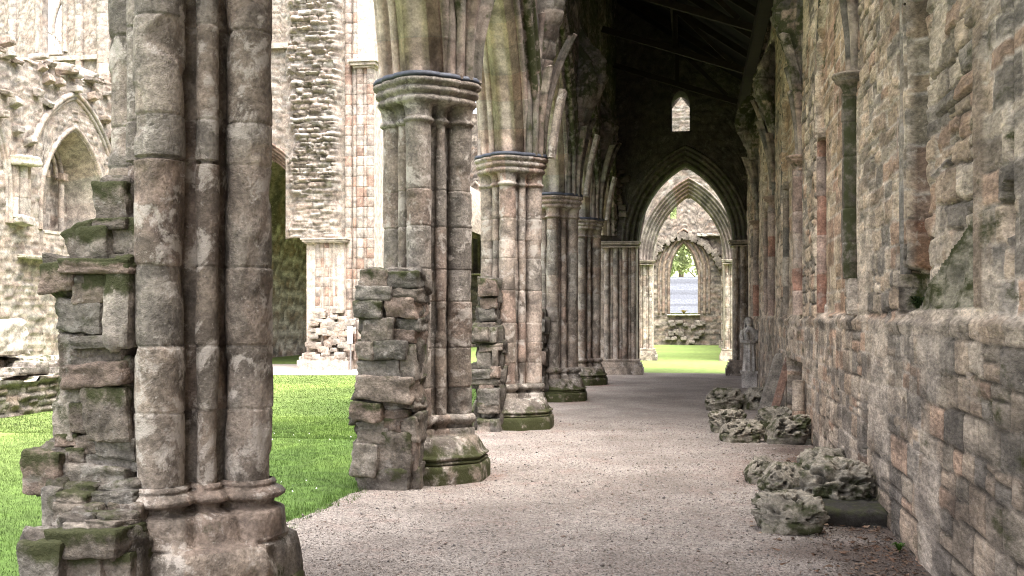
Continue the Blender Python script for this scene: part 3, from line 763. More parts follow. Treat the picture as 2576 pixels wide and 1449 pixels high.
# wall shafts (responds)
for i, r in enumerate(RESP[1:], 1):
    ac = Acc(); zb = 2.03 if i == 1 else 1.70
    js = np.arange(zb + .3, 3.8, .41) + .05 * np.sin(np.arange(len(np.arange(zb + .3, 3.8, .41))) * 3.1 + i)
    shaft(ac, 1.49, r, .092, zb, 3.80, js, .03, 22, 600 + i, 'aisle' if i == 1 else 'red', amp=.006)
    ac.C[-1][:, 3] = .12 + .3 * (ac.V[-1][:, 1] < r - .03) if i == 1 else .05
    ac.C[-1][:, :3] *= .5 if i == 1 else .95
    s_ = build('respond_shaft', ac, M_SHAFT, root_wall)
    ac = Acc(); a = np.linspace(0, 2 * np.pi, 28, endpoint=False)
    pr = [(.085, 3.76), (.105, 3.775), (.105, 3.79), (.09, 3.80), (.10, 3.84), (.125, 3.88), (.165, 3.905), (.17, 3.92), (.16, 3.93), (.185, 3.945), (.195, 3.965), (.185, 3.985), (.12, 3.99)]
    P = np.array([[(1.50 + q * math.cos(t), r + q * math.sin(t), zz) for t in a] for q, zz in pr])
    P += .006 * fbm(P[..., 0] * 12, P[..., 1] * 12, P[..., 2] * 12, 3, i)[..., None]
    ac.grid(P, col=(.20, .16, .12) if i == 1 else (.27, .18, .13), moss=.25 if i == 1 else .1, wrap=True); build('capital', ac, M_SHAFT, s_)
    if i == 1:
        ac = Acc(); rstone(ac, (1.53, r, 1.86), (.075, .085, .17), 77, np.array([.40, .35, .30]), amp=.1); build('pedestal_block', ac, M_AISLE, s_)
    springer(1.60, r, -1, 3.98, 3.0, 640 + i, root_wall, r0=.10, R=3.8, ribs=(-84, -42, 0, 42, 84), ribr=.05, ribL=(1.1, 2.2), pal='aisle')
# window jamb shafts and hood mouldings
for i, r in enumerate(RESP):
    o0, o1 = (6.2, 8.15) if i == 0 else (r + .62, r + 3.42); c, s = (o0 + o1) / 2, (o1 - o0) / 2
    ac = Acc(); ys = o1 + .22 if i == 0 else o1 - .16
    rr = .044 if i == 0 else .075
    shaft(ac, 1.56 if i == 0 else 1.60, ys, rr, 1.98 if i == 0 else 1.72, 4.1 if i == 0 else 3.9, np.arange(2.2, 4.0, .47 + .02 * i), .03, 20, 660 + i, 'aisle' if i in (0, 2, 4) else 'red', amp=.004)
    f_ = build('window_jamb_shaft', ac, M_SHAFT, root_wall)
    if i == 0:
        ac = Acc(); shaft(ac, 1.575, o1 + .45, .035, 1.75, 4.1, np.arange(2.2, 4.0, .5), .03, 14, 690, 'red', amp=.004); build('window_jamb_shaft', ac, M_SHAFT, root_wall)
    ac = Acc()
    prof = [(.0, .0)] + roll(.02, .05, .05, -120, 120, 8) + [(.0, .13)] + roll(.01, .17, .03, -90, 90, 6) + [(.0, .24)]
    arch_sweep(ac, prof, s, 2.3, (1.58, c, 4.1), (0, 1, 0), (-1, 0, 0), nseg=40, leg=.15, seed=670 + i, vous=.35, pal='aisle', moss=lambda P: .3 + 0 * P[..., 0])
    build('window_arch', ac, M_ARCH, root_wall)
    if i > 0:     # little cap over the groove
        ac = Acc(); rstone(ac, (1.61, o1 - .26, 3.93), (.08, .13, .06), 700 + i, np.array([.30, .25, .20])); build('shaft_cap', ac, M_AISLE, root_wall)

# ================================================================== DARK END WALL AND ITS ARCH
def panel(acc, O, U, N, u, zb, zt, course, pal, seed, dz=.06, moss=0., **kw):
    nz = max(3, int((np.max(zt - zb)) / dz)); t = np.linspace(0, 1, nz)
    Ug = u[None] * np.ones((nz, 1)); Zg = zb[None] + (zt - zb)[None] * t[:, None]
    hg, cg = stone_surface(Ug + O[0] * .37 + O[1] * .11, Zg, course, pal, seed, **kw)
    O = np.asarray(O, float); U = np.asarray(U, float); N = np.asarray(N, float)
    P = O + Ug[..., None] * U + Zg[..., None] * np.array([0, 0, 1.]) + hg[..., None] * N
    acc.grid(P, col=cg, moss=np.clip(moss + .4 * fbm(Ug * .6, Zg * .6, 3., 3, seed), 0, 1).ravel() if moss else 0.)

def wall_face(acc, O, U, N, u0, u1, ztop, ops, course, pal, seed, du=.06, zbot=-.05, **kw):
    """rubble face with openings; ops: dict(c, s, R, spr, sill) -- everything conforms to the openings"""
    br = sorted({u0, u1} | {o['c'] - o['s'] for o in ops} | {o['c'] + o['s'] for o in ops})
    br = [b for b in br if u0 <= b <= u1]
    for a, b in zip(br[:-1], br[1:]):
        u = np.linspace(a, b, max(3, int((b - a) / du))); top = ztop(u); bot = np.full_like(u, zbot)
        mid = (a + b) / 2
        here = sorted([o for o in ops if abs(mid - o['c']) < o['s']], key=lambda o: o['sill'])
        for o in here:
            if o['sill'] > zbot + .02: panel(acc, O, U, N, u, bot, np.full_like(u, o['sill']), course, pal, seed, dz=du, **kw)
            x = np.clip(np.abs(u - o['c']), 0, o['s'])
            bot = o['spr'] + (arch_z(x, o['s'], o['R']) if o['R'] else 0 * x)
        panel(acc, O, U, N, u, bot, np.maximum(top, bot + .05), course, pal, seed, dz=du, **kw)

def ragged(base, amp, seed, step=.35):
    def f(u):
        q = np.floor(u / step)
        return base + amp * (h1(q, q * 0, seed) - .5) + amp * 1.2 * fbm(u * .35, 0., 0., 3, seed)
    return f

course_end = Course(81, (.13, .25), (.25, .6)); course_nave = Course(82, (.11, .21), (.2, .55)); course_nash = Course(83, (.26, .36), (.4, .7), warp=.005, jit=.2)
def order_prof(depth=.9, nord=3, step=.13, rr=.05):
    p = [(.02, nord * step + .10)] + roll(.03, nord * step + .06, .035, 80, -80, 5) + [(0, nord * step)]
    for k in range(nord):
        d = (nord - k - 1) * step; n0 = -depth * .5 * k / nord
        p += roll(n0 - .055, d + step * .62, rr, 60, -130, 7) + [(n0 - .10, d + step * .25), (n0 - .13, d + .02)]
        p += roll(n0 - .15, d + .035, .03, 20, -110, 4)
    p += [(-depth * .55, 0), (-depth, 0)]
    return p

AC, AS = -.24, 1.37                      # centre and half span of the end arch
R_END = arch_R(AS, 2.28)
root = thing('end_wall', 'dark rubble end wall above the far arch, with one small lit window slit', 'wall', (AC, END_Y, 0))
ac = Acc()
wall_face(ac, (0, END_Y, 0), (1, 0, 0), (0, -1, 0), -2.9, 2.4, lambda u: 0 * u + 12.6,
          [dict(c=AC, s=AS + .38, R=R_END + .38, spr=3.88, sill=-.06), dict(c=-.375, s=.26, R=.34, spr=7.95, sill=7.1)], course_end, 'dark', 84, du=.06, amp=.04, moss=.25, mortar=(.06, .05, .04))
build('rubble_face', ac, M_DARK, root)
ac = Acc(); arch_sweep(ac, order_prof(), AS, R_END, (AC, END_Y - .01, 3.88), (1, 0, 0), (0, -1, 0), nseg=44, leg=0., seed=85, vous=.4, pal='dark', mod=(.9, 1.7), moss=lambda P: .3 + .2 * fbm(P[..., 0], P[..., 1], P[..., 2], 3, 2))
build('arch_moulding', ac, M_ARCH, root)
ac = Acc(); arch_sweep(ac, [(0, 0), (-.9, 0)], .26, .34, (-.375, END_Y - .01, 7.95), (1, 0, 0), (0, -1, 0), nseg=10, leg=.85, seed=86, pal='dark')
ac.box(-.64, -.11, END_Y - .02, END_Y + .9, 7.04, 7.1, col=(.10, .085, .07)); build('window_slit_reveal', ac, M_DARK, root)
ac = Acc()   # far face, paler, towards the transept
wall_face(ac, (0, END_Y + .9, 0), (1, 0, 0), (0, 1, 0), -2.9, 2.4, lambda u: 0 * u + 12.6,
          [dict(c=AC, s=AS, R=R_END, spr=3.88, sill=-.06), dict(c=-.375, s=.26, R=.34, spr=7.95, sill=7.1)], course_end, 'nave', 87, du=.15, amp=.03)
build('transept_face', ac, M_NAVE, root)
ac = Acc(); rs_ = np.random.default_rng(9)
for sx in (-1, 1):
    for q in range(26):
        rstone(ac, (AC + sx * (1.95 + rs_.uniform(-.15, .35)), END_Y - .02, 4.4 + rs_.random() * 1.6), (rs_.uniform(.07, .2), .14, rs_.uniform(.05, .10)), 800 + q + sx * 50, np.array([.13, .10, .075]) * rs_.uniform(.6, 1.3), n=6, moss=.5, amp=.25, rot=rs_.uniform(-.3, .3))
build('broken_springing', ac, M_ARCH, root)
# compound jambs
def jamb(parent, xs, y, zt, rads, pal, seed, face=(0, -1), capw=.10):
    for i, (x, r) in enumerate(zip(xs, rads)):
        ac = Acc(); shaft(ac, x, y + .05 * (i % 2), r, .45, zt - .14, np.arange(.8, zt - .2, .42), .08, 14, seed + i, pal, amp=.006)
        build('jamb_shaft', ac, M_PIER, parent)
    x0, x1 = min(xs) - .12, max(xs) + .12
    ac = Acc()
    for (g, z0, z1) in ((.03, zt - .16, zt - .13), (.02, zt - .10, zt - .07), (.06, zt - .065, zt - .02), (.08, zt - .015, zt + .015)):
        ac.box(x0 - g, x1 + g, y - .18 - g, y + .4, z0, z1, col=(.26, .215, .175))
    build('capital_band', ac, M_PIER, parent, smooth=False)
    ac = Acc()
    for (g, z0, z1) in ((.16, -.05, .22), (.13, .225, .30), (.10, .305, .38), (.05, .385, .42), (.07, .425, .46)):
        ac.box(x0 - g, x1 + g, y - .18 - g, y + .4, z0, z1, col=(.30, .25, .205))
    build('base_moulding', ac, M_PIER, parent, smooth=False)
jamb(root, [-2.50, -2.36, -2.24, -2.10, -1.97, -1.84, -1.72], END_Y - .32, 3.86, [.085, .05, .085, .05, .085, .05, .075], 'pierpink', 900)
jamb(root, [1.18, 1.28, 1.38, 1.48], END_Y - .32, 3.86, [.075, .05, .085, .05], 'pierpink', 920)
ac = Acc(); ac.box(-2.95, -1.66, END_Y - .2, END_Y + .88, -.05, 3.9, col=(.24, .2, .165)); ac.box(1.13, 1.70, END_Y - .2, END_Y + .88, -.05, 3.9, col=(.24, .2, .165))
build('jamb_core', ac, M_PIER, root, smooth=False)

# ================================================================== TIMBER ROOF OVER THE AISLE
def beam(parent, name, a, b, wd, hd, mat=M_TIMBER):
    a, b = np.array(a, float), np.array(b, float); t = (b - a) / np.linalg.norm(b - a)
    ref = np.array([0, 0, 1.]) if abs(t[2]) < .9 else np.array([0, 1., 0]); u = np.cross(t, ref); u /= np.linalg.norm(u); v = np.cross(u, t)
    ac = Acc(); V = [p + su * u * wd / 2 + sv * v * hd / 2 for p in (a, b) for su, sv in ((-1, -1), (1, -1), (1, 1), (-1, 1))]
    ac.raw(V, Q=[(0, 1, 2, 3), (4, 7, 6, 5), (0, 4, 5, 1), (1, 5, 6, 2), (2, 6, 7, 3), (3, 7, 4, 0)]); return build(name, ac, mat, parent, smooth=False)
for (ya, yb, lab) in ((13.8, END_Y, 'dark timber lean to roof with rafters and braces over the far end of the aisle'),
                      (-5., 7.6, 'unseen lean to roof added over the near end of the aisle to shade it, above the camera')):  # unseen, added to keep sun and sky off the near bays
    root = thing('timber_roof', lab, 'roof', (-.4, (ya + yb) / 2, 7.5), 'timber roofs over the aisle')
    ac = Acc()
    P = np.array([[(2.6, ya, 7.66), (2.6, yb, 7.66)], [(-2.25, ya, 10.94), (-2.25, yb, 10.94)]]); ac.grid(P); ac.grid(P + np.array([0, 0, .12]))
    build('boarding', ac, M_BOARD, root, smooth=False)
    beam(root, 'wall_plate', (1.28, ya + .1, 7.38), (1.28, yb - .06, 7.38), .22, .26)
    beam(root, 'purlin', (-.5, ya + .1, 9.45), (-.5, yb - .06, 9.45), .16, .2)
    for i in range(int((yb - ya) / 1.9)):
        y = ya + .6 + i * 1.9
        beam(root, 'rafter', (1.5, y, 8.2), (-2.2, y, 10.7), .10, .16)
        if i % 2 == 0 and ya > 0:
            beam(root, 'tie_beam', (1.35, y + .3, 7.5), (-2.2, y + .3, 8.7), .10, .14); beam(root, 'post', (-.45, y + .3, 8.15), (-.45, y + .3, 9.4), .10, .10)
            beam(root, 'brace', (.9, y + .3, 7.75), (-.45, y + .3, 9.1), .07, .10)

# ================================================================== GROUND
def ground_z(x, y): return .02 * fbm(np.asarray(x) * .5, np.asarray(y) * .5, 0., 3, 201)
def grass_edge(y): return -3.22 + .14 * fbm(np.asarray(y) * 1.6, 0., 0., 4, 202)

def path_material():
    m, nt, b, pos = base_mat('pinkish_gravel')
    n1 = noise(nt, pos, .8, 6, .65); n2 = noise(nt, pos, 3.2, 5, .65, off=4.); n3 = noise(nt, pos, 60, 3, .7, off=9.)
    vo = nd(nt, 'ShaderNodeTexVoronoi'); vo.inputs['Scale'].default_value = 66; nt.links.new(pos, vo.inputs['Vector'])
    c = mixc(nt, ramp(nt, n1, .3, .7), (.19, .162, .142), (.30, .264, .234))
    c = mixc(nt, ramp(nt, n2, .48, .75, 0, .5), c, (.235, .165, .14))
    hs = nd(nt, 'ShaderNodeSeparateColor'); nt.links.new(vo.outputs['Color'], hs.inputs[0])
    c = mixc(nt, 1., c, mixc(nt, hs.outputs[0], (.58, .58, .58), (1.4, 1.4, 1.4)), 'MULTIPLY')
    c = mixc(nt, ramp(nt, n3, .58, .7, 0, .5), c, (.10, .08, .072))
    at = nd(nt, 'ShaderNodeAttribute', attribute_name='col'); sc_ = nd(nt, 'ShaderNodeSeparateColor'); nt.links.new(at.outputs['Color'], sc_.inputs[0])
    c = mixc(nt, sc_.outputs[0], c, (.085, .062, .05))            # leaf mould by the wall
    c = mixc(nt, sc_.outputs[1], c, (.22, .105, .075))            # red brick dust
    nt.links.new(c, b.inputs['Base Color'])
    bp = nd(nt, 'ShaderNodeBump'); bp.inputs['Strength'].default_value = 1.; bp.inputs['Distance'].default_value = .012
    inv = mul(nt, vo.outputs['Distance'], -1.2); nt.links.new(mul(nt, inv, n2, 'ADD'), bp.inputs['Height']); nt.links.new(bp.outputs[0], b.inputs['Normal'])
    return m
M_PATH = path_material()
M_LIGHTPATH = plain_mat('pale_path_gravel', (.30, .262, .235), .95, .2, 8, .006)
M_GRASS = attr_mat('grass_blades', .65, .3, 2.2, .35)
M_LAWN = attr_mat('lawn_turf', .9, .35, 5.)

ac = Acc()
x = np.linspace(-3.6, 2.2, 110); y = np.concatenate([np.linspace(-7, 4, 20), np.linspace(4.1, 16, 200), np.linspace(16.2, END_Y + .7, 90)])
Xg, Yg = np.meshgrid(x, y, indexing='ij')
Zg = .012 + ground_z(Xg, Yg) + .008 * fbm(Xg * 4, Yg * 4, 0., 3, 203)
n_ = fbm(Xg * 2.2, Yg * 2.2, 5., 4, 204)
mould = sstep(.75 - .4 * sstep(10., 8.4, Yg), 1.25 - .1 * sstep(10., 8.4, Yg), Xg + .35 * n_) * sstep(-.4, .3, n_ + .3 - .02 * (Yg - 8)) * (1 - sstep(14.5, 16, Yg)) * .85
red = np.zeros_like(Xg)
for k, py in enumerate(PIER_Y):
    dd = np.hypot((Xg - PIER_X) / 1.0, (Yg - py) / 1.0)
    red = np.maximum(red, np.exp(-((dd - .78) / .20) ** 2) * sstep(-.25, .35, n_) * .55)
red = np.maximum(red, np.exp(-((Xg - .9) / .5) ** 2) * np.exp(-((Yg - 11.6) / 1.4) ** 2) * .5 * sstep(-.3, .2, n_))
Zg = np.where(Xg < grass_edge(Yg), Zg - .03, Zg)
ac.grid(np.stack([Xg, Yg, Zg], -1), col=np.stack([mould, red, 0 * red], -1))
kind(build('gravel_path', ac, M_PATH), 'structure')

GREEN = np.array([.118, .165, .045])
LUSH_SHADE = np.array([.062, .108, .022])  # lusher grass by the arcade, with the wall's shadow put into its colour
def lush_shade(x, y): return sstep(-9.5, -4.6, x + .5 * fbm(x * .4, y * .4, 3., 3, 207)) * (y < 32)
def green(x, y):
    L = lush_shade(x, y)[..., None]; return GREEN * (1 - L) + LUSH_SHADE * L
ac = Acc()
def lawn(x0, x1, y0, y1, n, m, z=0., edge=False):
    Xg, Yg = np.meshgrid(np.linspace(x0, x1, n), np.linspace(y0, y1, m), indexing='ij')
    if edge: Xg = np.where(np.abs(Xg - x1) < 1e-6, grass_edge(Yg), Xg)
    g = fbm(Xg * .6, Yg * .6, 2., 4, 205)
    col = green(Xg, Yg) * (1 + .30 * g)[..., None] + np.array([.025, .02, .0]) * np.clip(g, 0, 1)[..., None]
    ac.grid(np.stack([Xg, Yg, z + .0 * Xg + ground_z(Xg, Yg) * .5], -1), col=col)
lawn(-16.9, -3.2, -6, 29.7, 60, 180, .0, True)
kind(build('nave_lawn', ac, M_LAWN), 'structure')
ac = Acc(); lawn(-2.9, 6, END_Y + .85, 66.9, 20, 70, .0); kind(build('presbytery_lawn', ac, M_LAWN), 'structure')
ac = Acc(); lawn(-34, -2.9, 36.2, 60, 60, 50, .0); kind(build('transept_lawn', ac, M_LAWN), 'structure')
ac = Acc()
Xg, Yg = np.meshgrid(np.linspace(-34, -2.9, 60), np.linspace(29.6, 36.4, 14), indexing='ij'); Yg = Yg + np.where(np.abs(Yg - 29.6) < .01, .25 * fbm(Xg * .6, 0., 0., 3, 2), 0)
ac.grid(np.stack([Xg, Yg, .008 + ground_z(Xg, Yg) * .5], -1)); kind(build('crossing_path', ac, M_LIGHTPATH), 'structure')
ac = Acc(); ac.grid(np.array([[(-1200., -1200, -.25), (-1200, 1200, -.25)], [(1200, -1200, -.25), (1200, 1200, -.25)]]), col=(.10, .13, .035))
kind(build('ground', ac, M_LAWN), 'structure')

# grass blades where the lawn is near enough to show them
def blades(n, x0, x1, y0, y1, hmin, hmax, wd, seed, dens=None, zoff=0.):
    r = np.random.default_rng(seed)
    # more blades near the camera
    x = r.uniform(x0, x1, n); y = y0 + (y1 - y0) * r.random(n) ** 1.7
    ok = x < grass_edge(y) + .07 * r.standard_normal(n) * (.3 + 1.4 * vn(y * 2.2, 0., 0., 9))
    x, y = x[ok], y[ok]; n = len(x)
    g = fbm(x * .6, y * .6, 2., 4, 205); g2 = fbm(x * 2.5, y * 2.5, 1., 3, 206)
    h = r.uniform(hmin, hmax, n) * (1 + .6 * g2); a = r.uniform(0, 2 * math.pi, n); ln = r.uniform(.2, 1., n) * h
    dx, dy = np.cos(a), np.sin(a); px, py = -dy * wd, dx * wd
    sc = 1 + (y - 8).clip(0) * .06
    px, py = px * sc, py * sc
    z = ground_z(x, y) * .5 + zoff
    b0 = np.stack([x - px, y - py, z], -1); b1 = np.stack([x + px, y + py, z], -1)
    m0 = np.stack([x - px * .7 + dx * ln * .35, y - py * .7 + dy * ln * .35, z + h * .65], -1); m1 = np.stack([x + px * .7 + dx * ln * .35, y + py * .7 + dy * ln * .35, z + h * .65], -1)
    tp = np.stack([x + dx * ln, y + dy * ln, z + h], -1)
    V = np.stack([b0, b1, m1, m0, tp], 1).reshape(-1, 3); i = np.arange(n)[:, None] * 5
    Q = i + np.array([[0, 1, 2, 3]]); T = i + np.array([[3, 2, 4]])
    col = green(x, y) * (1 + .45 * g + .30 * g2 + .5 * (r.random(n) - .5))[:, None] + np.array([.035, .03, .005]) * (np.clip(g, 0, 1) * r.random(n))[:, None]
    return V, Q, T, np.repeat(col, 5, 0)
ac = Acc()
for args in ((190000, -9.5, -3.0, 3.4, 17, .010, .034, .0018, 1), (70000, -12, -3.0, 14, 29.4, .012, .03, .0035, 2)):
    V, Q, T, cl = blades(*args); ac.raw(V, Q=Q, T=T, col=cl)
r = np.random.default_rng(35)          # longer tufts along the path edge and round the stubs
for q in range(900):
    y = 4.5 + 18 * r.random() ** 1.5; x = float(grass_edge(y)) + .10 * r.standard_normal() - .03
    m = int(r.integers(3, 9)); h = r.uniform(.03, .075)
    for b_ in range(m):
        a = r.uniform(0, 2 * math.pi); d = np.array([math.cos(a), math.sin(a), 0]) * h * r.uniform(.2, .9); p_ = np.array([x + .02 * r.standard_normal(), y + .02 * r.standard_normal(), 0.]); s_ = np.array([-d[1], d[0], 0]); s_ = s_ / np.linalg.norm(s_) * .0028
        ac.raw([p_ - s_, p_ + s_, p_ + d + [0, 0, h]], T=[(0, 1, 2)], col=LUSH_SHADE * r.uniform(.7, 1.6))
kind(build('grass', ac, M_GRASS), 'stuff')
# daisies
r = np.random.default_rng(31); ac = Acc()
for q in range(170):
    x, y = r.uniform(-7, -3.4), 6 + 9 * r.random() ** 1.2
    if fbm(x * .8, y * .8, 9., 3, 210) < -.05: continue
    a = np.linspace(0, 2 * np.pi, 6, endpoint=False); s = .007
    V = np.stack([x + s * np.cos(a), y + s * np.sin(a), .05 + .006 * np.cos(a + q)], -1)
    ac.raw(np.vstack([V, [[x, y, .054]]]), T=[(i, (i + 1) % 6, 6) for i in range(6)], col=(.7, .7, .68))
kind(build('daisies', ac, attr_mat('daisy_petals', .7, .05)), 'stuff')
# loose gravel
r = np.random.default_rng(32); n = 46000; ac = Acc()
y = 4.2 + 13 * r.random(n) ** 1.8; x = r.uniform(-3.2, 1.5, n); s = r.uniform(.0025, .0075, n) * (1 + (r.random(n) < .03) * 1.3)
z = .012 + ground_z(x, y) + .008 * fbm(x * 4, y * 4, 0., 3, 203) + s * .3
O8 = np.array([[1, 0, 0], [-1, 0, 0], [0, 1, 0], [0, -1, 0], [0, 0, .7], [0, 0, -.7]], float)
V = np.stack([x, y, z], -1)[:, None] + O8[None] * s[:, None, None] * (1 + .5 * (r.random((n, 6, 1)) - .5)) + .25 * s[:, None, None] * r.standard_normal((n, 6, 3))
T = (np.arange(n)[:, None, None] * 6 + np.array([[0, 2, 4], [2, 1, 4], [1, 3, 4], [3, 0, 4], [2, 0, 5], [1, 2, 5], [3, 1, 5], [0, 3, 5]])[None]).reshape(-1, 3)
cl = .75 * np.array([[.31, .27, .24], [.26, .22, .195], [.38, .34, .31], [.19, .16, .145], [.15, .135, .13], [.28, .21, .175]])[r.integers(0, 6, n)] * r.uniform(.75, 1.25, (n, 1))
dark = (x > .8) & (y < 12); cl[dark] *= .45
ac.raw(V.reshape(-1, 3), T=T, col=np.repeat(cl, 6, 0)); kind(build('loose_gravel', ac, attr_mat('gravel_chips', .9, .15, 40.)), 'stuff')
# dead leaves by the wall
r = np.random.default_rng(33); ac = Acc()
for q in range(1500):
    y = 6.2 + 7 * r.random() ** 1.3; x = 1.46 - abs(r.normal(0, .42))
    if x < -.1: continue
    s = r.uniform(.008, .022); R3 = r.normal(size=(4, 3)) * np.array([s, s, s * .35]); ac.raw(np.array([x, y, .026]) + R3, T=[(0, 1, 2), (0, 2, 3)], col=np.array([[.10, .06, .04], [.15, .09, .06], [.06, .045, .035], [.20, .14, .10]][r.integers(0, 4)]))
kind(build('leaf_litter', ac, attr_mat('dead_leaves', .9, .2)), 'stuff')

# ================================================================== CARVED STONES ON THE AISLE FLOOR
def carved(label, u, v, wd, ht, dp, seed, rot=0., nsub=5, leaf=False, base_h=.32, tilt=0.):
    gx, gy = gp(u, v); gy += dp * .5
    root = thing('carved_stone', label, 'carved stone', (gx, gy, 0), 'carved boss stones along the wall foot')
    ac = Acc(); n, m = 90, 150
    th = np.linspace(-.30 * math.pi, .5 * math.pi, n); ph = np.linspace(0, 2 * np.pi, m, endpoint=False)
    TH, PH = np.meshgrid(th, ph, indexing='ij')
    d = np.stack([np.cos(TH) * np.cos(PH), np.cos(TH) * np.sin(PH), np.sin(TH)], -1)
    q = (np.abs(d) ** 4.5).sum(-1) ** (1 / 4.5); d = d / q[..., None]
    o = seed * 7.3
    lump = fbm(d[..., 0] * 1.7 + o, d[..., 1] * 1.7, d[..., 2] * 1.7, 3, seed)
    f = 2.7
    n1 = fbm(d[..., 0] * f + o, d[..., 1] * f, d[..., 2] * f, 3, seed + 3); rid = 1 - np.abs(n1) * 2.6     # curling leaf ridges
    n2 = fbm(d[..., 0] * f * 1.6 + o, d[..., 1] * f * 1.6, d[..., 2] * f * 1.6, 2, seed + 5)
    hole = sstep(.10, .34, n2)
    carve = sstep(-.35, .0, d[..., 2])
    rr = 1 + .13 * lump + carve * (.17 * np.clip(rid, -1, 1) - .34 * hole) + .03 * fbm(d[..., 0] * 7 + o, d[..., 1] * 7, d[..., 2] * 7, 4, seed + 6)
    if leaf:   # a big many-lobed leaf carved on the face towards the aisle
        fx = d[..., 0] * .9 + .25; fz = d[..., 2] - .25; an = np.arctan2(fx, fz); rd = np.hypot(fx, fz)
        lobes = .5 + .5 * np.cos(an * 5); front = sstep(.1, .5, -d[..., 1])
        rr = rr + front * .13 * lobes * sstep(.95, .5, rd) - front * .10 * sstep(.55, 1., rd) * (1 - lobes)
    P = d * rr[..., None]
    rq = np.random.default_rng(seed + 50)
    for _ in range(5):                    # broken faces
        nv = rq.normal(size=3) * np.array([1, 1, .7]); nv[2] = abs(nv[2]) * .8; nv /= np.linalg.norm(nv); of = rq.uniform(.84, .98)
        if leaf and nv[1] < 0: continue
        ex = np.maximum(P @ nv - of, 0) * .85; P = P - ex[..., None] * nv
    P = np.stack([P[..., 0] * wd / 2, P[..., 1] * dp / 2, P[..., 2] * ht * .5], -1)
    zmin = P[..., 2].min(); P[..., 2] += ht * .46; P[..., 2] = np.maximum(P[..., 2], -.03)
    if tilt: P[..., 2] += tilt * P[..., 0]
    c, s = math.cos(rot), math.sin(rot)
    P = np.stack([P[..., 0] * c - P[..., 1] * s, P[..., 0] * s + P[..., 1] * c, P[..., 2]], -1) + np.array([gx, gy, 0.])
    col = np.array([.225, .198, .152]) * (1 + .22 * lump + .18 * np.clip(rid, -1, 1) * .5)[..., None] * (1 - .6 * hole * carve)[..., None]
    ac.grid(P, col=col, moss=np.clip(.32 + .6 * lump + .15 * (1 - carve), 0, 1).ravel(), wrap=True)
    build('carved_foliage', ac, M_CARVE, root)
    ac = Acc(); rstone(ac, (gx, gy + dp * .05, ht * base_h * .5 - .01), (wd * .44, dp * .42, ht * base_h * .5), seed + 900, np.array([.215, .195, .145]), n=12, moss=.55, amp=.10)
    build('block_bed', ac, M_CARVE, root)
carved('pale undercut boss stone nearest the camera, at the front of the near cluster', 1992, 1352, .46, .30, .40, 1, .25)
carved('largest boss stone with a many-lobed leaf, its right side green against the wall', 2112, 1300, .53, .43, .46, 2, -.2, leaf=True)
carved('pitted rounded stone in the near cluster, left of the leaf carved stone', 1980, 1268, .40, .33, .42, 3, .5)
carved('small pale-topped stone at the left rear of the near cluster', 1922, 1226, .33, .26, .42, 4, .1)
carved('low dark knobbly stone behind the leaf carved stone', 2085, 1222, .50, .34, .40, 5, .7)
carved('front left stone of the middle cluster with a hollowed face', 1862, 1117, .50, .30, .42, 6, .2)
carved('stone leaning behind the front left stone of the middle cluster', 1832, 1092, .42, .34, .40, 7, .9)
carved('broad stone with a dark eye-like hollow, right front of the middle cluster', 1986, 1121, .60, .37, .50, 8, -.3)
carved('knobbly dark stone at the rear of the middle cluster under the leaning slab', 1952, 1085, .50, .34, .40, 9, .4)
carved('small plain lump between the two front stones of the middle cluster', 1902, 1106, .22, .22, .26, 10, 0.)
carved('left stone of the far pair, grey with a knotted front', 1817, 1035, .60, .40, .50, 11, .3)
carved('right stone of the far pair, mossy yellow green', 1900, 1034, .50, .40, .45, 12, -.4)
carved('little lump of stone between the far pair', 1862, 1027, .18, .2, .2, 13, 0.)
# wall-foot slab, coloured blackish for the shadow under the leaf carved stone
ac = Acc(); rstone(ac, (1.20, 9.30, .05), (.36, .52, .095), 41, np.array([.035, .032, .028]), n=14, amp=.06, moss=.4)
tag(build('shadow_slab', ac, M_CARVE, base=(1.2, 9.3, 0)), 'low slab at the wall foot beneath the leaf carved stone, blackish to paint in shadow', 'stone slab')
# leaning slabs
def leaning(name, label, a, b, wd, th, col, seed, along='y'):
    a, b = np.array(a, float), np.array(b, float); L = np.linalg.norm(b - a); t = (b - a) / L
    u = np.array([0, 1., 0]) if along == 'y' else np.array([1., 0, 0]); u = u - t * (u @ t); u /= np.linalg.norm(u); nn = np.cross(t, u)
    ac = Acc(); rstone(ac, (0, 0, 0), (wd / 2, th / 2, L / 2), seed, np.array(col), n=16, amp=.03, moss=.12, pw=9.)
    for i in range(len(ac.V)):
        V = ac.V[i]; ac.V[i] = (a + b) / 2 + V[:, :1] * u + V[:, 1:2] * nn + V[:, 2:] * t
    return tag(build(name, ac, M_STATUE if 'grey' in label else M_SHAFT, base=a), label, 'stone slab')
leaning('leaning_slab', 'tall grey grooved slab leaning on the wall behind the middle cluster', (1.20, 18.6, -.01), (1.47, 18.75, 1.02), .25, .08, (.20, .178, .148), 42, along='x')
leaning('leaning_slab', 'narrow red brown slab leaning beside the tall grey slab', (1.29, 17.9, -.01), (1.50, 18.0, 1.0), .12, .10, (.20, .115, .08), 43, along='x')
ac = Acc(); shaft(ac, 1.40, 14.95, .085, -.03, .80, [.4], .03, 24, 44, 'aisle', amp=.012)
ac.raw([(1.40 + .085 * math.cos(t), 14.95 + .085 * math.sin(t), .80) for t in np.linspace(0, 2 * math.pi, 24, endpoint=False)] + [(1.40, 14.95, .815)], T=[(i, (i + 1) % 24, 24) for i in range(24)], col=(.3, .25, .2))
tag(build('shaft_fragment', ac, M_AISLE, base=(1.40, 14.95, 0)), 'short broken column drum standing against the wall behind the middle cluster', 'column fragment')
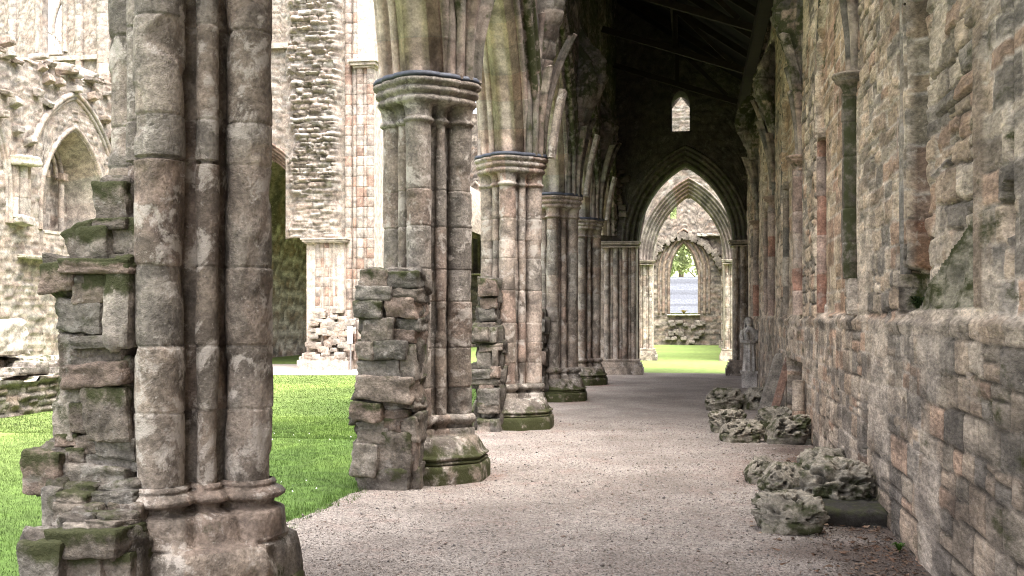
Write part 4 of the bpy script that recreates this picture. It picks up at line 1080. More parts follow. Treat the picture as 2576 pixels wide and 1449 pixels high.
# bars across the dark recess behind the slabs
# statue on its pedestal
sx, sy = 1.30, 26.0
root = thing('statue', 'pale stone robed standing figure on a low pedestal by the far arch', 'statue', (sx, sy, 0))
ac = Acc(); ac.box(sx - .17, sx + .17, sy - .17, sy + .17, -.03, .34, col=(.42, .38, .34)); ac.box(sx - .20, sx + .20, sy - .20, sy + .20, .335, .40, col=(.46, .42, .37)); build('pedestal', ac, M_STATUE, root, smooth=False)
lv = [(.40, .155, .14), (.48, .16, .14), (.62, .145, .13), (.80, .13, .12), (.95, .125, .115), (1.08, .135, .115), (1.20, .145, .11), (1.30, .155, .105), (1.38, .15, .095), (1.425, .10, .08), (1.45, .055, .058), (1.475, .05, .055),
      (1.49, .058, .066), (1.52, .072, .082), (1.56, .08, .09), (1.60, .078, .088), (1.64, .062, .070), (1.665, .035, .04), (1.672, .005, .005)]
zf = np.linspace(.40, 1.672, 110); lva = np.array(lv)
ax_ = np.interp(zf, lva[:, 0], lva[:, 1]); ay_ = np.interp(zf, lva[:, 0], lva[:, 2]); a = np.linspace(0, 2 * np.pi, 72, endpoint=False)
Zg, Ag = np.meshgrid(zf, a, indexing='ij'); sway = .02 * np.sin((Zg - .4) * 3.2)
fold = (.014 * np.cos(Ag * 9 + 2.5 * Zg) + .010 * np.cos(Ag * 5 - 4 * Zg)) * (1 - sstep(1.0, 1.3, Zg)) + .006 * np.cos(Ag * 7 + 9 * Zg) * sstep(1., 1.1, Zg) * (1 - sstep(1.38, 1.43, Zg))
face = .012 * np.exp(-((Ag - 1.5 * np.pi) / .22) ** 2) * np.exp(-((Zg - 1.555) / .022) ** 2) - .007 * np.exp(-((np.abs(Ag - 1.5 * np.pi) - .42) / .16) ** 2) * np.exp(-((Zg - 1.58) / .012) ** 2) - .005 * np.exp(-((Ag - 1.5 * np.pi) / .3) ** 2) * np.exp(-((Zg - 1.522) / .006) ** 2)
P = np.stack([sx + sway + (ax_[:, None] + fold + face) * np.cos(Ag), sy + (ay_[:, None] + fold + face) * np.sin(Ag), Zg], -1)
ac = Acc(); ac.grid(P, col=(.42, .385, .345), wrap=True); build('figure', ac, M_STATUE, root)
ac = Acc()
for s_ in (-1, 1):
    ac.tube([(sx + s_ * .145, sy, 1.36), (sx + s_ * .18, sy - .02, 1.22), (sx + s_ * .165, sy - .06, 1.10), (sx + s_ * .08, sy - .13, 1.08), (sx - s_ * .01, sy - .15, 1.11 + .03 * s_)], [.055, .056, .05, .042, .034], 12, col=(.40, .365, .325))
build('arms', ac, M_STATUE, root)
ac = Acc(); ac.tube([(sx - .03, sy - .13, 1.10), (sx - .045, sy - .15, 1.2), (sx - .05, sy - .15, 1.28)], [.05, .055, .035], 12, col=(.27, .245, .22)); rstone(ac, (sx - .055, sy - .155, 1.335), (.042, .045, .05), 3, np.array([.36, .33, .30]), amp=.05, pw=2.2); build('held_child', ac, M_STATUE, root)
ac = Acc()
t = np.linspace(-1.9, 1.9, 30); zv = np.linspace(1.05, 1.69, 30); Zg, Tg = np.meshgrid(zv, t, indexing='ij')
rv = np.interp(Zg, [1.05, 1.3, 1.42, 1.48, 1.58, 1.66, 1.69], [.14, .15, .115, .095, .10, .072, .012])
ac.grid(np.stack([sx + .02 * np.sin((Zg - .4) * 3.2) + (rv + .008 * np.cos(Tg * 8)) * np.sin(Tg), sy + .015 + (rv + .008 * np.cos(Tg * 8)) * np.cos(Tg), Zg], -1), col=(.40, .37, .33)); build('veil', ac, M_STATUE, root)
# a weed at the wall foot and ferns in the window base
def tuft(name, label, loc, n, h, seed, cat='plant', col=(.06, .12, .02)):
    r = np.random.default_rng(seed); ac = Acc()
    for q in range(n):
        a = r.uniform(0, 2 * math.pi); ln = h * r.uniform(.6, 1.3); out = r.uniform(.3, .9) * ln
        d = np.array([math.cos(a), math.sin(a), 0]); p = np.array([-d[1], d[0], 0]); wq = ln * .10
        b = np.array(loc, float); pts = [b, b + d * out * .35 + np.array([0, 0, ln * .55]), b + d * out * .75 + np.array([0, 0, ln * .8]), b + d * out + np.array([0, 0, ln * .7])]
        V = []
        for k_, q_ in enumerate(pts): V += [q_ - p * wq * (.4, 1, .8, .05)[k_], q_ + p * wq * (.4, 1, .8, .05)[k_]]
        ac.raw(V, Q=[(0, 1, 3, 2), (2, 3, 5, 4), (4, 5, 7, 6)], col=np.array(col) * r.uniform(.6, 1.3))
    return tag(build(name, ac, M_GRASS, base=loc), label, cat)
tuft('weed', 'small bright green weed growing at the foot of the near wall', (1.42, 7.85, .01), 26, .07, 51)
tuft('fern', 'dark green fern tuft on the ledge below the window jamb shafts', (1.64, 8.30, 1.69), 40, .12, 52, col=(.022, .038, .012))

# ================================================================== TRANSEPT ARCH AND PRESBYTERY END (seen through the end arch)
X1, Z1 = np.array([1., 0, 0]), np.array([0, -1., 0])
root = thing('transept_arch_wall', 'sunlit reddish arch wall across the transept, framed by the dark arch', 'wall', (-.2, 42.5, 0))
R2 = arch_R(1.42, 2.6)
ac = Acc(); wall_face(ac, (0, 42.5, 0), X1, Z1, -4.2, 3.2, ragged(10.2, .5, 5), [dict(c=-.2, s=1.42 + .55, R=R2 + .55, spr=3.9, sill=-.06)], course_nave, 'nave', 101, du=.07, amp=.045, lo=.35, hi=.75, mortar=(.2, .165, .13))
build('rubble_face', ac, M_NAVE, root)
ac = Acc(); wall_face(ac, (0, 43.4, 0), X1, -Z1, -4.2, 3.2, ragged(10.2, .5, 5), [dict(c=-.2, s=1.42, R=R2, spr=3.9, sill=-.06)], course_nave, 'nave', 101, du=.2, amp=.03)
ac.box(-4.2, 3.2, 42.55, 43.38, 9.4, 9.5); build('far_face', ac, M_NAVE, root)
ac = Acc(); arch_sweep(ac, order_prof(.9, 4, .12, .045), 1.42, R2, (-.2, 42.49, 3.9), (1, 0, 0), (0, -1, 0), nseg=40, seed=102, vous=.38, pal='navered', mod=(.30, .54)); build('arch_moulding', ac, M_NAVE, root)
for xs in ([-2.14, -2.02, -1.90, -1.79, -1.68], [1.26, 1.37, 1.48, 1.60]):
    jamb(root, xs, 42.3, 3.9, [.08, .055, .08, .055, .07][:len(xs)], 'pierpink', 940)
    ac = Acc(); ac.box(min(xs) - .1, max(xs) + .1, 42.35, 43.35, -.05, 3.9, col=(.42, .36, .3)); build('jamb_core', ac, M_NAVE, root, smooth=False)

root = thing('presbytery_end_wall', 'farthest pale wall with a single pointed window opening onto trees', 'wall', (-.6, 67, 0))
RW = arch_R(.85, 1.95)
ac = Acc(); wall_face(ac, (0, 67, 0), X1, Z1, -5, 4, ragged(10.6, .8, 7), [dict(c=-.6, s=.85, R=RW, spr=4.35, sill=1.9), dict(c=-1.25, s=.2, R=0, spr=9.0, sill=7.8)], course_nave, 'aisle', 103, du=.09, amp=.07, lo=.5, hi=.9, mortar=(.17, .14, .115))
build('rubble_face', ac, M_NAVE, root)
ac = Acc(); wall_face(ac, (0, 67.9, 0), X1, -Z1, -5, 4, ragged(10.6, .8, 7), [dict(c=-.6, s=.85, R=RW, spr=4.35, sill=1.9), dict(c=-1.25, s=.2, R=0, spr=9.0, sill=7.8)], course_nave, 'aisle', 103, du=.3, amp=.05); build('outer_face', ac, M_NAVE, root)
ac = Acc()
for (d0, rr_) in ((.0, .08), (.30, .10), (.62, .07)):
    arch_sweep(ac, roll(.03, d0 + rr_, rr_, -170, 170, 10), .85, RW, (-.6, 66.98, 4.35), (1, 0, 0), (0, -1, 0), nseg=26, leg=2.4, seed=104, vous=.4, pal='ashlar', mod=(.5, .7))
arch_sweep(ac, [(0, .08), (-.9, .0)], .85, RW, (-.6, 66.98, 4.35), (1, 0, 0), (0, -1, 0), nseg=26, leg=2.45, seed=105, pal='nave')
ac.box(-1.6, .4, 66.8, 67.9, 1.80, 1.90, col=(.46, .42, .36)); build('window_surround', ac, M_NAVE, root)
rs_ = np.random.default_rng(10); ac = Acc()
for q in range(46):          # torn vault scar over the window
    a = math.radians(12 + 156 * q / 45); R_ = 2.15 + rs_.uniform(-.1, .2); rstone(ac, (-.6 + R_ * math.cos(a), 66.85, 4.2 + R_ * 1.15 * math.sin(a)), (.10, .22, .20), 1000 + q, np.array([.26, .22, .18]) * rs_.uniform(.4, .95), n=4, rot=a - math.pi / 2)
for q in range(14): rstone(ac, (.3 + q * .16, 66.8, 6.75 + .03 * rs_.random()), (.12, .25, .07), 1060 + q, np.array([.40, .36, .31]), n=4)
for q in range(26): rstone(ac, (-1.6 + rs_.random() * 2.2, 66.9, .15 + rs_.random() * 1.3), (.16, .15, .09), 1090 + q, np.array([.22, .19, .16]) * rs_.uniform(.6, 1.3), n=4)
build('vault_scar', ac, M_RUB, root)
root = thing('presbytery_side_wall', 'shaded wall with slim shafts running from the transept to the far window on the right', 'wall', (1.75, 55, 0))
ac = Acc(); wall_face(ac, (1.72, 0, 0), np.array([0, 1., 0]), np.array([-1., 0, 0]), 43.4, 67, ragged(8.5, .5, 8), [], course_nave, 'aisle', 106, du=.14, amp=.05); build('rubble_face', ac, M_AISLE, root)
ac = Acc(); ac.box(2.3, 2.4, 43.4, 67, 0, 8.0); build('outer_face', ac, M_AISLE, root, smooth=False)
for y in (46.5, 51.5, 56.5, 61.5):
    ac = Acc(); shaft(ac, 1.62, y, .10, .0, 4.0, np.arange(.5, 4, .5), .12, 14, 107, 'aisle'); shaft(ac, 1.66, y + .2, .07, .0, 4.0, np.arange(.5, 4, .5), .12, 12, 108, 'aisle'); build('wall_shaft', ac, M_PIER, root)
    ac = Acc(); ac.box(1.4, 1.75, y - .3, y + .4, -.05, .4, col=(.3, .26, .22)); build('shaft_base', ac, M_PIER, root, smooth=False)

# ================================================================== NORTH SIDE OF THE NAVE
Y1, Zx = np.array([0, 1., 0]), np.array([1., 0, 0])
root = thing('blind_arch_wall', 'bright far rubble wall with a tall blind arch and deep splayed window, left of the nave', 'wall', (-17, 26, 0))
BC = [27.35, 22.15, 16.95]; RI, RO = arch_R(1.5, 2.25), arch_R(2.15, 3.0)
ac = Acc(); wall_face(ac, (-17, 0, 0), Y1, Zx, 12, 33.2, ragged(8.5, .3, 9, .6), [dict(c=c, s=1.5, R=RI, spr=4.6, sill=4.0) for c in BC], course_nave, 'nave', 110, du=.055, amp=.05, rough=.02, mortar=(.32, .27, .22), lo=.68, hi=1.1, joint=.018, plaster=.0, plcol=(.5, .45, .4))
build('rubble_face', ac, M_NAVE, root)
ac = Acc(); ac.box(-18.6, -18.5, 12, 33.2, 0, 8.0, col=(.4, .35, .3)); build('outer_face', ac, M_NAVE, root, smooth=False)
ac = Acc()
Xg, Yg = np.meshgrid(np.linspace(-18.5, -16.95, 10), np.linspace(12, 33.2, 180), indexing='ij'); ac.grid(np.stack([Xg, Yg, ragged(8.5, .3, 9, .6)(Yg) - .03 + .12 * fbm(Xg * 3, Yg * 2, 0., 4, 3)], -1), col=(.42, .36, .3)); build('wall_top', ac, M_NAVE, root)
for c in BC[:2]:
    ac = Acc()
    arch_sweep(ac, [(0, .22)] + roll(.06, .14, .075, 60, -60, 6) + roll(.02, .03, .06, 60, -90, 6) + [(-.06, 0)], 2.15, RO, (-17, c, 4.75), (0, 1, 0), (1, 0, 0), nseg=40, leg=.7, seed=111, vous=.4, pal='nave', mod=(.95, 1.15))
    build('blind_arch', ac, M_NAVE, root)
    ac = Acc(); arch_sweep(ac, roll(.02, .10, .07, 90, -60, 6) + [(-.02, 0), (-.35, -.12), (-1.0, -.38)], 1.5, RI, (-17, c, 4.6), (0, 1, 0), (1, 0, 0), nseg=36, leg=.6, seed=112, vous=.4, pal='nave'); w_ = build('window_splay', ac, M_NAVE, root)
    ac = Acc(); u = np.linspace(c - 1.5, c + 1.5, 50); panel(ac, (-17.95, 0, 0), Y1, Zx, u, np.full_like(u, 3.9), np.full_like(u, 7.0), course_nave, 'nave', 113, dz=.07, amp=.03, lo=.55, hi=.95); build('window_blocking', ac, M_NAVE, w_)
    ac = Acc(); ac.box(-18.0, -16.98, c - 1.48, c + 1.48, 3.92, 4.0, col=(.42, .37, .31)); build('window_sill', ac, M_NAVE, w_, smooth=False)
    for oy in (-1.12, -.35, .5):
        ac = Acc(); shaft(ac, -17.72, c + oy, .085, 3.98, 5.6, [4.5, 5.1], .1, 12, 114, 'nave'); rstone(ac, (-17.70, c + oy, 5.66), (.13, .13, .10), 5, np.array([.36, .27, .21]), n=5); build('window_shaft', ac, M_NAVE, w_)
    ac = Acc(); rp = RI - .25
    arch_sweep(ac, roll(0, .06, .06, -170, 170, 8), .62, arch_R(.62, .95), (-17.75, c - .73 + .35, 5.6), (0, 1, 0), (1, 0, 0), nseg=14, seed=115, pal='navered'); arch_sweep(ac, roll(0, .06, .06, -170, 170, 8), .45, arch_R(.45, .8), (-17.75, c + .08, 5.6), (0, 1, 0), (1, 0, 0), nseg=14, seed=116, pal='navered'); build('tracery', ac, M_NAVE, w_)
    rs_ = np.random.default_rng(int(c)); ac = Acc()
    for q in range(26):
        a = math.radians(rs_.uniform(15, 165)); rr_ = rs_.uniform(2.5, 3.2); z = 4.75 + rr_ * math.sin(a) * 1.12 if q < 14 else rs_.uniform(8.2, 8.6)
        rstone(ac, (-16.96, c + rr_ * math.cos(a), min(z, 8.6)), (rs_.uniform(.15, .3), .13, rs_.uniform(.05, .10)), 1200 + q, pick('nave', np.array(rs_.random()), np.array(rs_.random())) * .9, n=6, amp=.2, rot=rs_.uniform(-.6, .6))
    build('vault_scar', ac, M_NAVE, root)
for y in (24.75, 29.95):
    ac = Acc(); shaft(ac, -16.82, y, .15, 4.2, 5.55, [4.7, 5.2], .08, 18, 120, 'nave'); shaft(ac, -16.85, y - .24, .09, 4.2, 5.55, [4.7, 5.2], .08, 12, 121, 'nave'); shaft(ac, -16.85, y + .24, .09, 4.2, 5.55, [4.7, 5.2], .08, 12, 122, 'nave')
    rstone(ac, (-16.8, y, 5.64), (.24, .36, .12), 6, np.array([.42, .38, .28]), n=8, moss=.3); rstone(ac, (-16.82, y, 4.13), (.18, .28, .10), 7, np.array([.36, .32, .28]), n=8); build('corbelled_respond', ac, M_NAVE, root)
ac = Acc(); rstone(ac, (-16.9, 25.6, 3.22), (.2, .8, .05), 8, np.array([.3, .27, .2]), n=6); build('drip_ledge', ac, M_NAVE, root)

# tall transept wall rising behind it
root = thing('transept_wall', 'tall pale wall with a broken lancet at the upper left, above the blind arch', 'wall', (-24, 40, 0))
ac = Acc(); wall_face(ac, (0, 40, 0), X1, Z1, -36, -17.6, ragged(21, 1.5, 10), [dict(c=-25.85, s=.42, R=arch_R(.42, 1.0), spr=14.9, sill=12.45), dict(c=-30.6, s=.42, R=arch_R(.42, 1.0), spr=14.9, sill=12.45)], course_nave, 'nave', 130, du=.10, amp=.05, zbot=5.5, lo=.75, hi=1.12, joint=.022, mortar=(.2, .165, .13)); build('rubble_face', ac, M_NAVE, root)
ac = Acc(); wall_face(ac, (0, 40.4, 0), X1, -Z1, -36, -17.6, ragged(21, 1.5, 10), [dict(c=-25.85, s=.42, R=arch_R(.42, 1.0), spr=14.9, sill=12.45), dict(c=-30.6, s=.42, R=arch_R(.42, 1.0), spr=14.9, sill=12.45)], course_nave, 'nave', 130, du=.5, zbot=0.); build('far_face', ac, M_NAVE, root)
ac = Acc()
for c in (-25.85, -30.6):
    arch_sweep(ac, [(.02, .3)] + roll(.04, .2, .09, 60, -60, 6) + [(0, .1), (-.2, .04), (-.42, 0)], .42, arch_R(.42, 1.0), (c, 39.98, 14.9), (1, 0, 0), (0, -1, 0), nseg=16, leg=2.4, seed=131, pal='nave'); ac.box(c - .5, c + .5, 39.9, 40.4, 12.38, 12.45, col=(.42, .37, .31))
build('lancet_surround', ac, M_NAVE, root)
ac = Acc(); t = np.linspace(0, 1, 14); ac.tube(np.stack([-25.7 - .34 * np.sin(t * math.pi * .9) + .25 * t, np.full(14, 40.2), 12.5 + 2.2 * t], -1), .07, 8, col=(.34, .28, .24)); ac.tube([(-26.1, 40.2, 13.4), (-25.75, 40.2, 13.2), (-25.5, 40.2, 12.7)], .06, 8, col=(.34, .28, .24)); build('broken_tracery', ac, M_NAVE, root)
ac = Acc(); ac.box(-36, -17.6, 39.8, 40.05, 12.12, 12.3, col=(.34, .29, .24)); build('string_course', ac, M_NAVE, root, smooth=False)
for x in (-28.6, -27.6, -24.6, -23.5, -22.9, -21):
    ac = Acc(); shaft(ac, x, 39.95, .17 if x != -23.5 else .3, 8, 20, np.arange(8.4, 20, .5), .2, 14, 132, 'nave'); build('wall_shaft', ac, M_NAVE, root)

# end wall of the north aisle, crossing pier with torn nave arcade
root = thing('crossing_pier', 'bright tall crossing pier with torn rubble edge, slim shafts and an arch on its left', 'pier', (-11.6, 33.6, 0))
RN = 3.2
ac = Acc(); wall_face(ac, (0, 33.3, 0), X1, Z1, -17.6, -10.9, ragged(18, .8, 12), [dict(c=-14.1, s=1.75 + .45, R=RN + .45, spr=4.2, sill=-.06), dict(c=-13.95, s=.33, R=arch_R(.33, .6), spr=11.2, sill=10.75)], course_nave, 'nave', 140, du=.065, amp=.05, rough=.02, lo=.62, hi=1.0, joint=.02, mortar=(.2, .16, .125)); build('rubble_face', ac, M_NAVE, root)
ac = Acc(); wall_face(ac, (0, 34.6, 0), X1, -Z1, -17.6, -10.9, ragged(18, .8, 12), [dict(c=-14.1, s=1.75, R=RN, spr=4.2, sill=-.06), dict(c=-13.95, s=.33, R=arch_R(.33, .6), spr=11.2, sill=10.75)], course_nave, 'nave', 140, du=.3); build('far_face', ac, M_NAVE, root)
ac = Acc(); arch_sweep(ac, order_prof(1.2, 4, .11, .045), 1.75, RN, (-14.1, 33.29, 4.2), (1, 0, 0), (0, -1, 0), nseg=44, seed=141, vous=.38, pal='navered', mod=(.5, .8)); build('arch_moulding', ac, M_NAVE, root)
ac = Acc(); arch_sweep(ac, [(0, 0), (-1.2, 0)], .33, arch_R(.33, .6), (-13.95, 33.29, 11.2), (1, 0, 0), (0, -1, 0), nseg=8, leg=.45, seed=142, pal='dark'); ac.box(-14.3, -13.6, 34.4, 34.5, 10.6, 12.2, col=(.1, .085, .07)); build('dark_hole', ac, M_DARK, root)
ac = Acc(); ac.box(-17.6, -13.0, 33.1, 33.32, 10.45, 10.62, col=(.36, .31, .26)); build('string_course', ac, M_NAVE, root, smooth=False)
ac = Acc()
for q, x in enumerate(np.linspace(-12.24, -11.15, 8)): shaft(ac, x, 33.05 - .12 * math.sin(q / 7 * math.pi), .09 if q % 2 == 0 else .06, .5, 4.15, np.arange(.8, 4.1, .31), .1, 12, 143 + q, 'navered', amp=.005, jd=.012)
build('respond_shafts', ac, M_NAVE, root)
ac = Acc(); ac.box(-12.3, -11.05, 32.92, 33.6, 0, 4.15, col=(.44, .37, .31)); build('respond_core', ac, M_NAVE, root, smooth=False)
ac = Acc()
for g, z0, z1 in ((.05, 4.06, 4.10), (.10, 4.105, 4.17), (.14, 4.175, 4.22)): ac.box(-12.3 - g, -11.05 + g, 32.86 - g, 33.3, z0, z1, col=(.44, .38, .32))
build('respond_capital', ac, M_NAVE, root, smooth=False); ac = Acc()
for g, z0, z1 in ((.22, -.05, .30), (.17, .305, .42), (.10, .425, .52)): ac.box(-12.3 - g, -11.05 + g, 32.86 - g, 33.3, z0, z1, col=(.40, .34, .29))
build('respond_base', ac, M_NAVE, root, smooth=False)
rs_ = np.random.default_rng(14); ac = Acc()
u = np.linspace(-13.15, -11.1, 56); zz = np.linspace(4.24, 17.4, 320); Ug, Zg = np.meshgrid(u, zz, indexing='xy')
hg, cg = stone_surface(Ug, Zg, Course(145, (.07, .2), (.2, .6), warp=.07), 'nave', 146, joint=.02, bev=.03, amp=.42, rough=.16, mortar=(.26, .215, .175), lo=.75, hi=1.1)
env = sstep(-13.15, -12.75, Ug + .25 * fbm(Zg * 1.1, 0., 0., 3, 3)) * (1 - sstep(-11.45, -11.2, Ug + .12 * fbm(Zg * 2, 5., 0., 3, 3)))
sc_env = env * (.25 + .75 * sstep(5.0, 6.2, Zg)) * (.45 + .5 * (.5 + .5 * fbm(Ug * .8, Zg * .5, 7., 3, 5)))
ac.grid(np.stack([Ug, 33.28 - np.maximum(hg, -.02) * sc_env - .30 * env, Zg], -1), col=cg)
for q in range(60):
    rstone(ac, (rs_.uniform(-12.1, -10.8), 32.85, rs_.uniform(.2, 1.9)), (rs_.uniform(.1, .2), .18, rs_.uniform(.05, .11)), 3000 + q, pick('nave', np.array(rs_.random()), np.array(rs_.random()), .75, 1.15), n=5)
build('torn_masonry', ac, M_NAVE, root)
for q, (x, r_) in enumerate(((-11.0, .12), (-10.78, .07), (-10.6, .13), (-10.42, .07), (-10.27, .12))):
    ac = Acc(); shaft(ac, x, 33.25, r_, .3, 9.75 if q > 1 else 17, np.arange(.6, 17, .33), .1, 14, 150 + q, 'navered', amp=.006, jd=.012); build('tall_shaft', ac, M_NAVE, root)
ac = Acc(); u = np.linspace(-10.95, -10.3, 8); ac.box(-11.2, -10.15, 33.3, 34.6, 0, 17.8, col=(.45, .38, .32)); build('pier_core', ac, M_NAVE, root, smooth=False)
ac = Acc()
for g, z0, z1 in ((.04, 9.70, 9.76), (.12, 9.765, 9.86), (.18, 9.865, 9.95)): ac.box(-10.75 - g, -10.15 + g, 33.1 - g, 33.6, z0, z1, col=(.42, .36, .30))
build('high_capital', ac, M_NAVE, root, smooth=False)
ac = Acc(); arch_sweep(ac, order_prof(1.2, 3, .16, .06), 3.4, 4.9, (-6.75, 33.4, 9.95), (1, 0, 0), (0, -1, 0), nseg=40, seed=160, vous=.5, pal='nave'); build('crossing_arch', ac, M_NAVE, root)

# vault added beyond the crossing to keep the far arch dark
root = thing('shade_vault', 'vault and side wall added to darken the view through the arch beside the bright crossing pier', 'vault', (-14.5, 48, 0))
ac = Acc(); a = np.linspace(0, math.pi, 30); yy = np.linspace(34.7, 61.9, 60); Ag, Yg = np.meshgrid(a, yy, indexing='ij')
rr_ = 3.4 + .06 * fbm(Ag * 3, Yg * 2, 0., 4, 9)
ac.grid(np.stack([-14.1 + rr_ * np.cos(Ag), Yg, 5.6 + .95 * rr_ * np.sin(Ag)], -1), col=pick('aisle', h1(np.floor(Ag * 6), np.floor(Yg * 2), 4), h1(np.floor(Ag * 6), np.floor(Yg * 2), 5), .4, .7)); build('vault_web', ac, M_AISLE, root)
ac = Acc(); ac.grid(np.stack([-14.1 + (rr_ + .5) * np.cos(Ag), Yg, 5.7 + .95 * (rr_ + .5) * np.sin(Ag)], -1), col=(.2, .17, .14)); build('vault_back', ac, M_AISLE, root)
ac = Acc(); wall_face(ac, (-17.45, 0, 0), np.array([0, 1., 0]), np.array([1., 0, 0]), 34.7, 61.9, lambda u: 0 * u + 5.7, [], course_nave, 'aisle', 190, du=.2, amp=.06, lo=.5, hi=.9); build('side_wall', ac, M_AISLE, root)
# far wall of the north presbytery aisle
root = thing('lancet_wall', 'distant wall with tall dark lancets glimpsed between the second and third piers', 'wall', (-16, 62, 0))
LC = [(-25.8, .9), (-22.5, .9), (-18.4, 1.05), (-15.6, .9), (-12.7, .9)]
RL = arch_R(.95, 2.4)
ac = Acc(); wall_face(ac, (0, 62, 0), X1, Z1, -30, -8.5, ragged(13.6, .6, 15), [dict(c=c, s=s, R=arch_R(s, 2.4), spr=6.3, sill=4.3) for c, s in LC], course_nave, 'aisle', 170, du=.11, amp=.09, rough=.03, lo=.28, hi=.6, mortar=(.07, .06, .05)); build('rubble_face', ac, M_NAVE, root)  # stone colour lowered to stand in for the covered aisle's shade
ac = Acc(); ac.box(-30, -8.5, 63.6, 63.7, 0, 13.2, col=(.16, .14, .12)); build('window_blocking', ac, M_DARK, root, smooth=False)
ac = Acc()
for c, s in LC: arch_sweep(ac, [(.1, .8)] + roll(.05, .7, .09, 60, -90, 6) + [(0, .5)] + roll(.03, .28, .08, 60, -90, 6) + [(0, .1), (-1.5, -.1)], s, arch_R(s, 2.4), (c, 61.97, 6.3), (1, 0, 0), (0, -1, 0), nseg=20, leg=2.0, seed=171, pal='aisle', mod=(.5, .8)); ac.box(c - 1.1, c + 1.1, 61.8, 63.6, 4.2, 4.3, col=(.42, .36, .30))
build('lancet_surround', ac, M_NAVE, root)
ac = Acc()
for c, s in LC:
    for o in (-.4, .0, .4): ac.tube([(c + o, 62.9, 4.3), (c + o, 62.9, 6.5)], .07, 8, col=(.30, .24, .20))
build('mullion', ac, M_NAVE, root)

# dwarf screen wall along the far side of the lawn
root = thing('dwarf_wall', 'low stacked rubble wall along the far edge of the lawn, behind the front pier', 'wall', (-11.6, 16, 0))
ac = Acc(); wall_face(ac, (-11.3, 0, 0), Y1, Zx, 3, 27.2, ragged(.62, .12, 16, .5), [], Course(181, (.09, .17), (.25, .7)), 'rubble', 182, du=.045, amp=.10, rough=.02, lo=1.1, hi=1.7, mortar=(.10, .085, .07)); build('front_face', ac, M_RUB, root)
ac = Acc(); Xg, Yg = np.meshgrid(np.linspace(-12.7, -11.24, 14), np.linspace(3, 27.2, 260), indexing='ij'); ac.grid(np.stack([Xg, Yg, ragged(.62, .12, 16, .5)(Yg) - .01 + .05 * fbm(Xg * 4, Yg * 4, 0., 4, 4) + .30 * sstep(-12.05, -12.15, Xg)], -1), col=(.36, .31, .26), moss=.35); build('top', ac, M_RUB, root)
ac = Acc(); ac.box(-12.7, -11.35, 27.1, 27.25, -.1, .55, col=(.3, .26, .22)); ac.box(-12.72, -12.68, 3, 27.2, -.1, .9, col=(.3, .26, .22)); build('end_face', ac, M_RUB, root, smooth=False)
ac = Acc(); rs_ = np.random.default_rng(17)
for q in range(120):
    y = 8 + 19.2 * rs_.random(); rstone(ac, (-12.05 + rs_.uniform(-.3, .5), y, .72 + rs_.uniform(-.05, .1)), (rs_.uniform(.12, .3), rs_.uniform(.15, .4), rs_.uniform(.05, .1)), 3100 + q, pick('nave', np.array(rs_.random()), np.array(rs_.random()), .5, 1.), n=5, moss=.3)
build('coping_rubble', ac, M_RUB, root)
ac = Acc(); rstone(ac, (-12.3, 17.2, 1.28), (.35, .55, .30), 55, np.array([.46, .41, .35]), n=12, amp=.14); tag(build('fallen_block', ac, M_NAVE, base=(-12.3, 17.2, 1.0)), 'big pale weathered block lying on the low rubble wall at the far left', 'stone block')
# visitor sign
root = thing('visitor_sign', 'small white upright notice panel beside the foot of the bright crossing pier', 'sign', (-10.62, 32.3, 0))
ac = Acc(); ac.box(-10.64, -10.60, 32.28, 32.32, 0, 1.0, col=(.2, .2, .2)); build('post', ac, plain_mat('sign_post', (.2, .2, .2)), root, smooth=False)
ac = Acc(); ac.box(-10.70, -10.54, 32.24, 32.27, .86, 1.40, col=(.8, .8, .8)); build('panel', ac, plain_mat('sign_white', (.78, .78, .77), .5, .05), root, smooth=False)

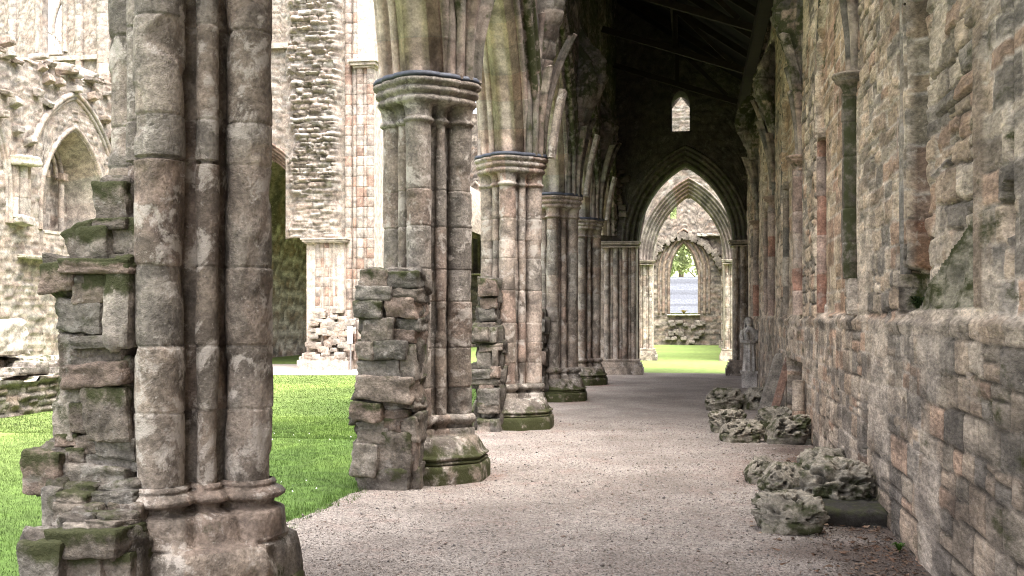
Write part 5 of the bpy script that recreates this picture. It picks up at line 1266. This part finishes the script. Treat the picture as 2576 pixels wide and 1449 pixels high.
# ================================================================== OUTSIDE THE FAR WINDOW
M_LEAF = attr_mat('tree_leaves', .6, .25, 3., .4); M_BARK = plain_mat('bark', (.09, .07, .05), .9, .3, 6)
def tree(label, x, y, h, cr, seed, col, z0=0.):
    r = np.random.default_rng(seed); root = thing('tree', label, 'tree', (x, y, z0), 'trees beyond the far window')
    ac = Acc(); ac.tube([(x, y, z0 - .5), (x + .1, y, z0 + h * .3), (x + .2, y, z0 + h * .75)], [.35, .25, .08], 8)
    cl = []
    for q in range(16):
        a = r.uniform(0, 2 * math.pi); rr_ = cr * r.uniform(.15, .8); zc = z0 + h * r.uniform(.25, .95); cl.append((x + rr_ * math.cos(a), y + rr_ * math.sin(a), zc, cr * r.uniform(.25, .5)))
        ac.tube([(x + .1, y, zc - h * .15), (cl[-1][0], cl[-1][1], zc)], [.09, .03], 5)
    build('trunk', ac, M_BARK, root)
    n = 5200; ci = r.integers(0, len(cl), n); cl = np.array(cl); d = r.normal(size=(n, 3)); d /= np.linalg.norm(d, axis=1)[:, None]
    p = cl[ci, :3] + d * (cl[ci, 3] * r.random(n) ** .4)[:, None]; s = r.uniform(.10, .24, n)
    u = r.normal(size=(n, 3)); v = r.normal(size=(n, 3)); u *= (s / np.linalg.norm(u, axis=1))[:, None]; v *= (s / np.linalg.norm(v, axis=1))[:, None]
    V = np.stack([p - u, p + v, p + u, p - v], 1).reshape(-1, 3); ac = Acc(); ac.raw(V, Q=np.arange(n)[:, None] * 4 + np.array([[0, 1, 2, 3]]), col=np.repeat(np.array(col) * r.uniform(.6, 1.4, (n, 1)), 4, 0)); build('crown', ac, M_LEAF, root)
tree('pale green leafy tree filling the left of the far window', -3.6, 104, 12, 3.6, 1, (.30, .35, .17), 2)
tree('pale green leafy tree filling the right of the far window', .8, 108, 13, 3.8, 2, (.32, .36, .19), 2)
tree('darker tree behind the pale ones in the far window', -1.4, 116, 15, 4.2, 3, (.24, .29, .14), 3)
ac = Acc(); xg, yg = np.meshgrid(np.linspace(-60, 60, 60), np.linspace(95, 260, 40), indexing='ij'); ac.grid(np.stack([xg, yg, (yg - 95) * .22 + 1.5 * fbm(xg * .05, yg * .05, 0., 4, 4)], -1), col=(.22, .25, .13)); kind(build('hillside', ac, M_LAWN), 'structure')
root = thing('slate_roofed_cottage', 'blue grey slate roof seen through the lower half of the far window', 'house', (-.8, 88, 0))
ac = Acc()
for x0, x1, yy, nn in ((-6, 4.5, 85.0, -1), (-6, 4.5, 92.0, 1)): ac.box(x0, x1, min(yy, yy + .3 * -nn), max(yy, yy + .3 * -nn), -.2, 2.2, col=(.45, .42, .38))
ac.box(-6, -5.7, 85.3, 91.7, -.2, 2.2, col=(.45, .42, .38)); ac.box(4.2, 4.5, 85.3, 91.7, -.2, 2.2, col=(.45, .42, .38)); build('wall', ac, M_NAVE, root, smooth=False)
ac = Acc(); nr = 16
for k in range(nr):
    for sg in (-1, 1):
        t0, t1 = k / nr, (k + 1.08) / nr; ya, yb = 88.5 + sg * 3.9 * (1 - t0), 88.5 + sg * 3.9 * (1 - t1); za, zb = 2.05 + 2.95 * t0, 2.05 + 2.95 * t1
        ac.raw([(-6.3, ya, za + .004), (4.8, ya, za + .004), (4.8, yb, zb), (-6.3, yb, zb)], Q=[(0, 1, 2, 3)], col=np.array([.06, .065, .078]) * (.75 + .5 * random.random()))
build('roof', ac, attr_mat('slate', .6, .3, 8.), root, smooth=False)
tuft('sill_weeds', 'orange green weeds growing along the sill of the far window', (-.6, 66.9, 1.88), 60, .28, 60, col=(.16, .13, .03))

# ================================================================== every single mesh object needs its kind or label set above
